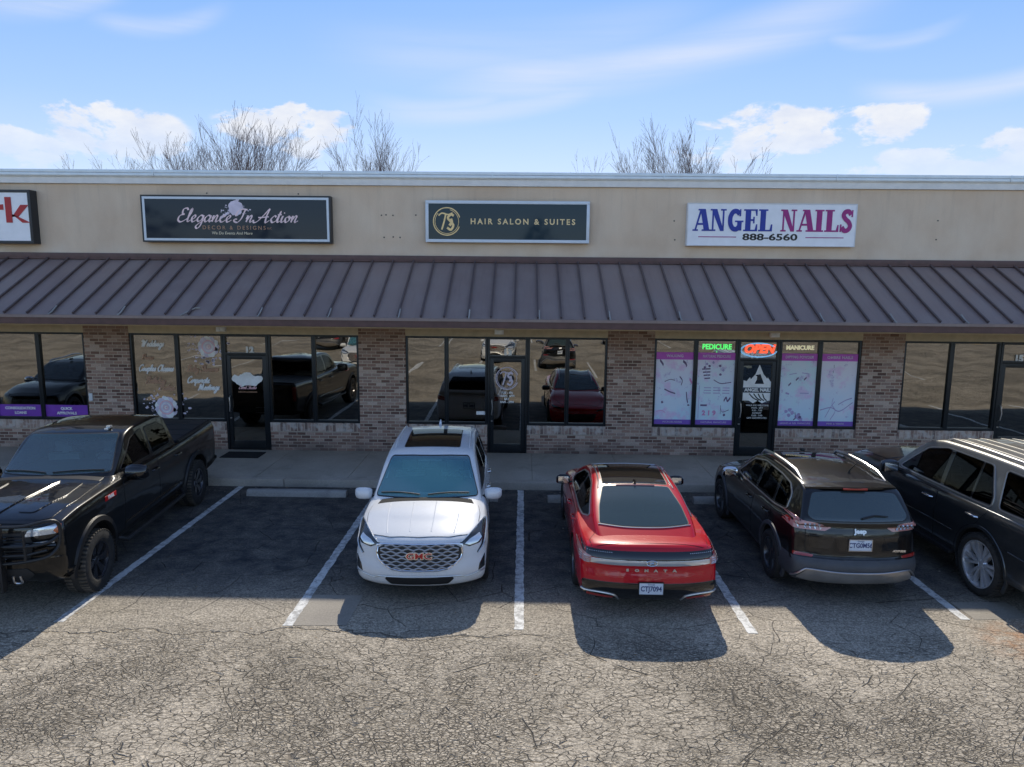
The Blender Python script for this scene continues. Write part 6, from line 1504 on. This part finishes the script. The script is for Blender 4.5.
# red badge on the hood side
loc, n = S_.hit(Vector((3, -1.28, 1.17)), Vector((-1, 0, 0)))
for s in (1, -1):
    mb = MB(); mb.box(s*(loc.x+.002), s*(loc.x+.010), -1.66, -1.34, 1.16, 1.23); b_ = mb.build('badge', 'redbadge', root, bevel=.003)
    me = text_mesh('TRAIL', .07, .002, .003); me.materials.clear(); me.materials.append(M['white']); me.transform(Matrix.Translation((s*(loc.x+.011), -1.50, 1.195)) @ Matrix.Rotation(s*pi/2, 4, 'Z') @ Matrix.Rotation(pi/2, 4, 'X')); me.name = 'lettering'; link('lettering', me, b_)
conform(S_, 'side_moulding', 'side', [(-1.1,.66),(0,.66),(1.05,.67)], .014, 'p_black', root, e=.004, mirror=True)
for (x0, x1) in ((.68,.02),(-.08,-.72)):
    P = [H_.hit(Vector((x0+(x1-x0)*t, -5, 1.43+.015*sin(pi*t))), Vector((0, 1, 0))) for t in (0,.25,.5,.75,1)]
    mb = MB(); mb.tube([p+n*.022 for p, n in P], .010, 6); mb.build('wiper', 'black', root)
put_decal('cowl', S_, 'top', [(-.76,-1.32),(.76,-1.32),(.74,-1.15),(-.74,-1.15)], 'black', root, e=.010)
mb = MB(); mb.box(.40,.46,-.28,-.20,1.93,1.965); 
for x in (.44,): mb.box(x-.06,x+.0,-.30,-.22,1.90,1.93)
mb.build('roof_marker_lamp', 'clear_lens', root, bevel=.008)
put_decal('tail_light', S_, 'rear', [(.86,1.3),(.96,1.3),(.96,.9),(.88,.9)], 'red_lens', root, e=.01, mirror=True, r=.01)
put_decal('tailgate', S_, 'rear', roundpoly(mir([(.80,1.33),(.80,.72)]), .03), 'p_black', root, e=.006)
put_decal('rear_bumper', S_, 'rear', roundpoly(mir([(.95,.68),(.95,.54)]), .03), 'black', root, e=.05, skirt=.06)
plate_at(root, S_, 'rear', .62, 'PKD 9152')
root['_'] = 0; del root['_']
place(root, -6.62, -5.18, 5.2)
# ---------------------------------------------------------------- cars across the aisle (seen in the shop windows)
c = copy_tree(white); c['label'] = 'white crossover parked across the aisle, seen only mirrored in the windows'; place(c, -7.0, -16.2, 176)
c = copy_tree(jp); c['label'] = 'dark suv parked across the aisle, seen only mirrored in the hair salon window'; place(c, 1.7, -16.9, 2)
c = copy_tree(white); c['label'] = 'white crossover further back across the aisle, seen only in the salon door glass'; place(c, -1.3, -20.6, 181)
c = copy_tree(jp); c['label'] = 'dark suv left of the pickup, out of frame, mirrored in the loan shop windows'; place(c, -13.6, -5.0, 180)
c = copy_tree(jp); c['label'] = 'dark suv in the second row across the aisle, mirrored small in the windows'; place(c, -10.6, -24.5, 3)
c = copy_tree(white); c['label'] = 'white crossover in the second row across the aisle, mirrored small in the windows'; place(c, 6.5, -29.5, 0)
mb = MB(); random.seed(9)
for k in range(520):
    if k % 3: x, y = random.uniform(-9, 9), -2.36-abs(random.gauss(0, .25))
    else: x, y = random.uniform(-8, 8), random.uniform(-9, -2.5)
    r = random.uniform(.006, .02); a = random.uniform(0, 6.3); mb.add([(x+r*cos(a+i*2.1)*random.uniform(.6, 1.3), y+r*sin(a+i*2.1), .006+.004*(i % 2)) for i in range(3)], [(0,1,2)], k % 2)
M['leaf'] = simple('dry_leaf', (.3, .2, .1), .9)
tag(mb.build('leaf_litter', ['leaf', 'curb'], recalc=False), 'tiny dry leaves and grit along the curb and in the stalls', 'litter', kind='stuff')
random.seed(3)
# distant winter woodland behind the camera
mb = MB(); 
for k in range(9000):
    x = random.uniform(-150, 150); hh = 7+3*sin(x*.11)+2.2*sin(x*.37+1)+1.2*sin(x*.9); z = random.uniform(0, 1)**.8*hh; y = -78+random.uniform(-6, 6); r = random.uniform(.2, .6)
    a = random.uniform(0, 6.28); u = Vector((cos(a), sin(a), random.uniform(-.6, .6)))*r; v = Vector((random.uniform(-.5, .5), random.uniform(-.5, .5), 1))*r*.8
    p = Vector((x, y, z)); mb.add([p-u-v, p+u-v*.6, p+u*.7+v, p-u*.8+v*.7], [(0,1,2,3)], k % 2)
M['wood1'] = simple('winter_woods', (.06, .055, .04), .9); M['wood2'] = simple('winter_woods_green', (.03, .045, .025), .9)
tag(mb.build('woodland', ['wood1', 'wood2'], recalc=False), 'distant winter woodland behind the car park', 'woodland', kind='stuff')

# ---------------------------------------------------------------- bare trees behind the roof
def bare_tree(x, y, h, spread, stems, seed, label, dens=1.):
    random.seed(seed); root = tag(empty('bare_tree', (x, y, 0)), label, 'tree', 'leafless trees behind the building')
    tk = MB(); cr = MB(); cnt = [0]
    def grow(p, d, L_, r, lev, mb):
        n = (10, 10, 7, 5, 4, 3)[lev]; pts = [p]; q = p.copy(); dd = d.copy(); wob = (.0, .05, .06, .07, .08, .1)[lev]; dirs = [dd.copy()]
        for i in range(n):
            dd = (dd+Vector((random.uniform(-wob, wob), random.uniform(-wob, wob), random.uniform(-.01, .08)))).normalized(); q = q+dd*L_/n; pts.append(q.copy()); dirs.append(dd.copy())
        rs = [max(.0045, r*(1-.8*i/n)) for i in range(n+1)]
        mb.tube(pts, rs, 8 if lev < 2 else (5 if lev < 4 else 3), cap=lev < 2)
        if lev >= 5: return
        kids = int(round((0, 11, 7, 4, 0)[lev]*(dens if lev < 4 else 1)+random.uniform(-.4, .6)))
        for k in range(kids):
            f = random.uniform(.28 if lev == 1 else .2, .98); j = min(n-1, int(f*n)); b = pts[j].lerp(pts[j+1], f*n-j); d0 = dirs[j]
            ax = Vector((random.uniform(-1, 1), random.uniform(-1, 1), random.uniform(-.1, .3))); ax = (ax-d0*ax.dot(d0)).normalized()
            ang = random.uniform(.28, .58); nd = d0*cos(ang)+ax*sin(ang); nd.z += .14; nd.normalize()
            grow(b, nd, L_*random.uniform(.40, .66)*(1.15-.5*f), max(.0055, r*(1-.8*f)*.6), lev+1, cr)
    for s in range(stems):
        a = 2*pi*s/stems*1.618+random.uniform(-.3, .3); t = spread*(.25+.75*((s*.618) % 1))
        d = Vector((cos(a)*t*1.15, sin(a)*t*.7, 1)).normalized(); z0 = .22*h if stems > 1 else 0
        grow(Vector((0, 0, z0)), d, h*random.uniform(.66, .78), .0068*h, 1, cr)
    tk.tube([(0,0,-.1),(0.05,0,.12*h),(0,0,.27*h)], [.02*h,.016*h,.013*h], 10); tk.build('trunk', 'twig', root)
    cr.build('crown', 'twig', root, recalc=False); return root
def tx(px, Y): return (px-512)/703*(Y+15.6)-.016*(Y+15.6)
for (px, Y, h, sp_, st, sd, lab, dn) in ((113, 34, 9.9, .35, 3, 11, 'small faint leafless tree at the far left above the roof line', .7), (160, 27, 9.7, .7, 4, 12, 'low spreading leafless tree with slanted limbs left of the tall one', .8),
      (240, 21, 10.0, .55, 9, 13, 'tallest leafless tree above the roof, behind the Elegance sign', 1.), (371, 24, 9.5, .42, 6, 24, 'narrow leafless tree above the roof between the two dark signs', .95),
      (607, 32, 9.9, .3, 3, 15, 'thin leafless treetop just left of the wide one on the right', .6), (682, 22, 9.3, .55, 10, 16, 'wide fan shaped leafless tree above the roof left of the nails sign', 1.), (742, 34, 9.2, .5, 3, 19, 'very low leafless twigs just right of the wide tree', .5)):
    bare_tree(tx(px, Y), Y, h, sp_, st, sd, lab, dn)

# ---------------------------------------------------------------- sky, sun, camera
sc = bpy.context.scene
w = bpy.data.worlds.new('World'); sc.world = w; w.use_nodes = True; nt = w.node_tree; N = nt.nodes; L = nt.links; N.clear()
out = N.new('ShaderNodeOutputWorld'); bg = N.new('ShaderNodeBackground'); bg.inputs['Strength'].default_value = .12
sky = N.new('ShaderNodeTexSky'); sky.sky_type = 'NISHITA'; sky.sun_disc = False; sky.sun_elevation = radians(SUN_EL); sky.sun_rotation = 0; sky.air_density = 1.; sky.dust_density = .6; sky.ozone_density = 2.
tc = N.new('ShaderNodeTexCoord'); sp3 = N.new('ShaderNodeSeparateXYZ'); L.new(tc.outputs['Generated'], sp3.inputs[0])
az = mnode(N, L, 'ARCTAN2', sp3.outputs['X'], sp3.outputs['Y']); el = mnode(N, L, 'ARCSINE', sp3.outputs['Z'])
front = mrange(N, L, mnode(N, L, 'ABSOLUTE', az), .9, 1.6, 1, 0, True)
# calmer clear-blue gradient toward the sun side, as in the photograph
rp = N.new('ShaderNodeValToRGB'); e = rp.color_ramp.elements
e[0].position = 0; e[0].color = (5.9, 6.7, 7.9, 1); e[1].position = 1; e[1].color = (.35, .85, 2.2, 1)
for p, c_ in ((.10, (5.1, 6.2, 8.0)), (.22, (3.0, 4.75, 7.85)), (.37, (1.55, 3.5, 7.6)), (.46, (1.2, 2.9, 6.8)), (.62, (.7, 1.7, 4.2))): x_ = e.new(p); x_.color = rgba(c_)
L.new(mrange(N, L, el, 0, .95, 0, 1), rp.inputs[0])
skb = cmix(N, L, 1., sky.outputs[0], (1.9, 1.85, 1.95), 'MULTIPLY')
base = cmix(N, L, mnode(N, L, 'MULTIPLY', front, .88), skb, rp.outputs[0])
cv = N.new('ShaderNodeCombineXYZ'); L.new(az, cv.inputs[0]); L.new(mnode(N, L, 'MULTIPLY', el, 1.9), cv.inputs[1])
n1_ = noise(N, L, cv.outputs[0], 10, 10, .62); n1_.inputs['Distortion'].default_value = .25; n1_ = n1_.outputs['Fac']
def azel(px, py):
    p_, yw, rl = .1495, -.0151, .0092
    f0 = Vector((sin(yw), cos(yw), 0)); r0 = Vector((cos(yw), -sin(yw), 0)); u0 = Vector((0, 0, 1))
    F_ = f0*cos(p_)-u0*sin(p_); U_ = f0*sin(p_)+u0*cos(p_); R_ = r0*cos(rl)+U_*sin(rl); U2 = -r0*sin(rl)+U_*cos(rl)
    d = (F_+R_*(px-512)/703.-U2*(py-383.5)/703.).normalized(); return atan2(d.x, d.y), math.asin(d.z)
tot = None
for (px, py, rx, ry, s) in ((108, 128, 60, 26, 1), (25, 142, 50, 16, .9), (292, 124, 62, 24, 1), (740, 132, 70, 26, 1), (800, 128, 60, 18, .85), (865, 120, 62, 17, .85), (940, 162, 50, 20, 1), (1012, 148, 40, 18, .9), (858, 172, 26, 8, .9), (1015,168,60,14,.8), (-150,130,90,30,1), (1250,140,110,30,1)):
    a, b_ = azel(px, py); u = mnode(N, L, 'DIVIDE', mnode(N, L, 'SUBTRACT', az, a), rx/703.); v = mnode(N, L, 'DIVIDE', mnode(N, L, 'SUBTRACT', el, b_), ry/703.)
    v = mnode(N, L, 'MULTIPLY', v, mrange(N, L, v, -.2, .2, .75, 1.15))
    r2 = mnode(N, L, 'ADD', mnode(N, L, 'MULTIPLY', u, u), mnode(N, L, 'MULTIPLY', v, v)); g_ = mrange(N, L, r2, 0, 1.6, s, 0, True)
    tot = g_ if tot is None else mnode(N, L, 'MAXIMUM', tot, g_)
cm = mnode(N, L, 'ADD', mnode(N, L, 'MULTIPLY', tot, .62), mnode(N, L, 'MULTIPLY', mnode(N, L, 'SUBTRACT', n1_, .5), 2.6))
cum = mrange(N, L, cm, .25, .48, 0, .93, True)
shade = mrange(N, L, noise(N, L, cv.outputs[0], 22, 6, .6).outputs['Fac'], .3, .7)
ccol = cmix(N, L, shade, (6.3, 6.7, 7.7), (8.0, 8.0, 8.1))
hz = mrange(N, L, el, .12, .19, 0.35, 1); cum = mnode(N, L, 'MULTIPLY', mnode(N, L, 'MULTIPLY', cum, hz), mrange(N, L, tot, .04, .35, 0, 1, True))
col = cmix(N, L, cum, base, ccol)
# high cirrus: streaks that rise to the right
sv = N.new('ShaderNodeMapping'); L.new(cv.outputs[0], sv.inputs[0]); sv.inputs['Rotation'].default_value = (0, 0, radians(-24)); sv.inputs['Scale'].default_value = (1.1, 7.5, 1)
n2_ = noise(N, L, sv.outputs[0], 1.7, 9, .55); n2_.inputs['Distortion'].default_value = .35
def streak(px0, py0, px1, py1, wd, s):
    a0, e0 = azel(px0, py0); a1, e1 = azel(px1, py1); L2 = sqrt((a1-a0)**2+(e1-e0)**2); ux, uy = (a1-a0)/L2, (e1-e0)/L2
    dx = mnode(N, L, 'SUBTRACT', az, a0); dy = mnode(N, L, 'SUBTRACT', el, e0)
    t = mnode(N, L, 'ADD', mnode(N, L, 'MULTIPLY', dx, ux/L2), mnode(N, L, 'MULTIPLY', dy, uy/L2))
    nn_ = mnode(N, L, 'ADD', mnode(N, L, 'MULTIPLY', dx, -uy), mnode(N, L, 'MULTIPLY', dy, ux))
    cur = mnode(N, L, 'MULTIPLY', mnode(N, L, 'MULTIPLY', mnode(N, L, 'SUBTRACT', t, .5), mnode(N, L, 'SUBTRACT', t, .5)), .06)
    nn_ = mnode(N, L, 'SUBTRACT', nn_, cur)
    m1 = mrange(N, L, mnode(N, L, 'ABSOLUTE', nn_), 0, wd/703., 1, 0, True); m2 = mnode(N, L, 'MULTIPLY', mrange(N, L, t, -.1, .25, 0, 1, True), mrange(N, L, t, .75, 1.1, 1, 0, True))
    return mnode(N, L, 'MULTIPLY', mnode(N, L, 'MULTIPLY', m1, m2), s)
st_ = None
for q_ in ((440, 95, 900, 0, 30, .8), (330, 60, 700, 30, 34, .35), (360, 125, 620, 92, 14, .6), (860, 105, 1090, 76, 15, .7), (90, 30, 230, 22, 12, .5), (-80, 8, 130, 0, 16, .7), (820, 48, 960, 36, 9, .5), (370, 112, 520, 100, 12, .5)):
    g_ = streak(*q_); st_ = g_ if st_ is None else mnode(N, L, 'MAXIMUM', st_, g_)
cir = mnode(N, L, 'MULTIPLY', st_, mrange(N, L, n2_.outputs['Fac'], .3, .62, .12, .75))
col = cmix(N, L, cir, col, (6.9, 7.2, 7.9))
L.new(col, bg.inputs['Color']); L.new(bg.outputs[0], out.inputs[0])
sun = bpy.data.lights.new('sun', 'SUN'); sun.energy = 4.9; sun.angle = radians(.53); sun.color = (1, .92, .78)
so = bpy.data.objects.new('sun', sun); C.objects.link(so)
dirv = Vector((.062, cos(radians(SUN_EL)), sin(radians(SUN_EL))))
so.rotation_euler = dirv.to_track_quat('Z', 'Y').to_euler(); so.location = (0, 30, 30)
cam = bpy.data.cameras.new('camera'); co_ = bpy.data.objects.new('camera', cam); C.objects.link(co_); sc.camera = co_
p_, yw, rl = .1495, -.0151, .0092
f0 = Vector((sin(yw), cos(yw), 0)); r0 = Vector((cos(yw), -sin(yw), 0)); u0 = Vector((0, 0, 1))
F_ = f0*cos(p_)-u0*sin(p_); U_ = f0*sin(p_)+u0*cos(p_); R_ = r0*cos(rl)+U_*sin(rl); U2 = -r0*sin(rl)+U_*cos(rl)
m = Matrix((R_, U2, -F_)).transposed().to_4x4(); m.translation = Vector((.0097, -15.615, 4.1053)); co_.matrix_world = m
cam.sensor_width = 36; cam.lens = 702.85*36/1024; cam.clip_end = 2000; cam.clip_start = .1
sc.render.resolution_x = 1024; sc.render.resolution_y = 767
sc.view_settings.view_transform = 'Standard'; sc.view_settings.look = 'None'; sc.view_settings.exposure = 0
sc.cycles.max_bounces = 7; sc.cycles.transparent_max_bounces = 12; sc.cycles.glossy_bounces = 4; sc.cycles.caustics_reflective = False; sc.cycles.caustics_refractive = False
sc.cycles.sample_clamp_indirect = 6
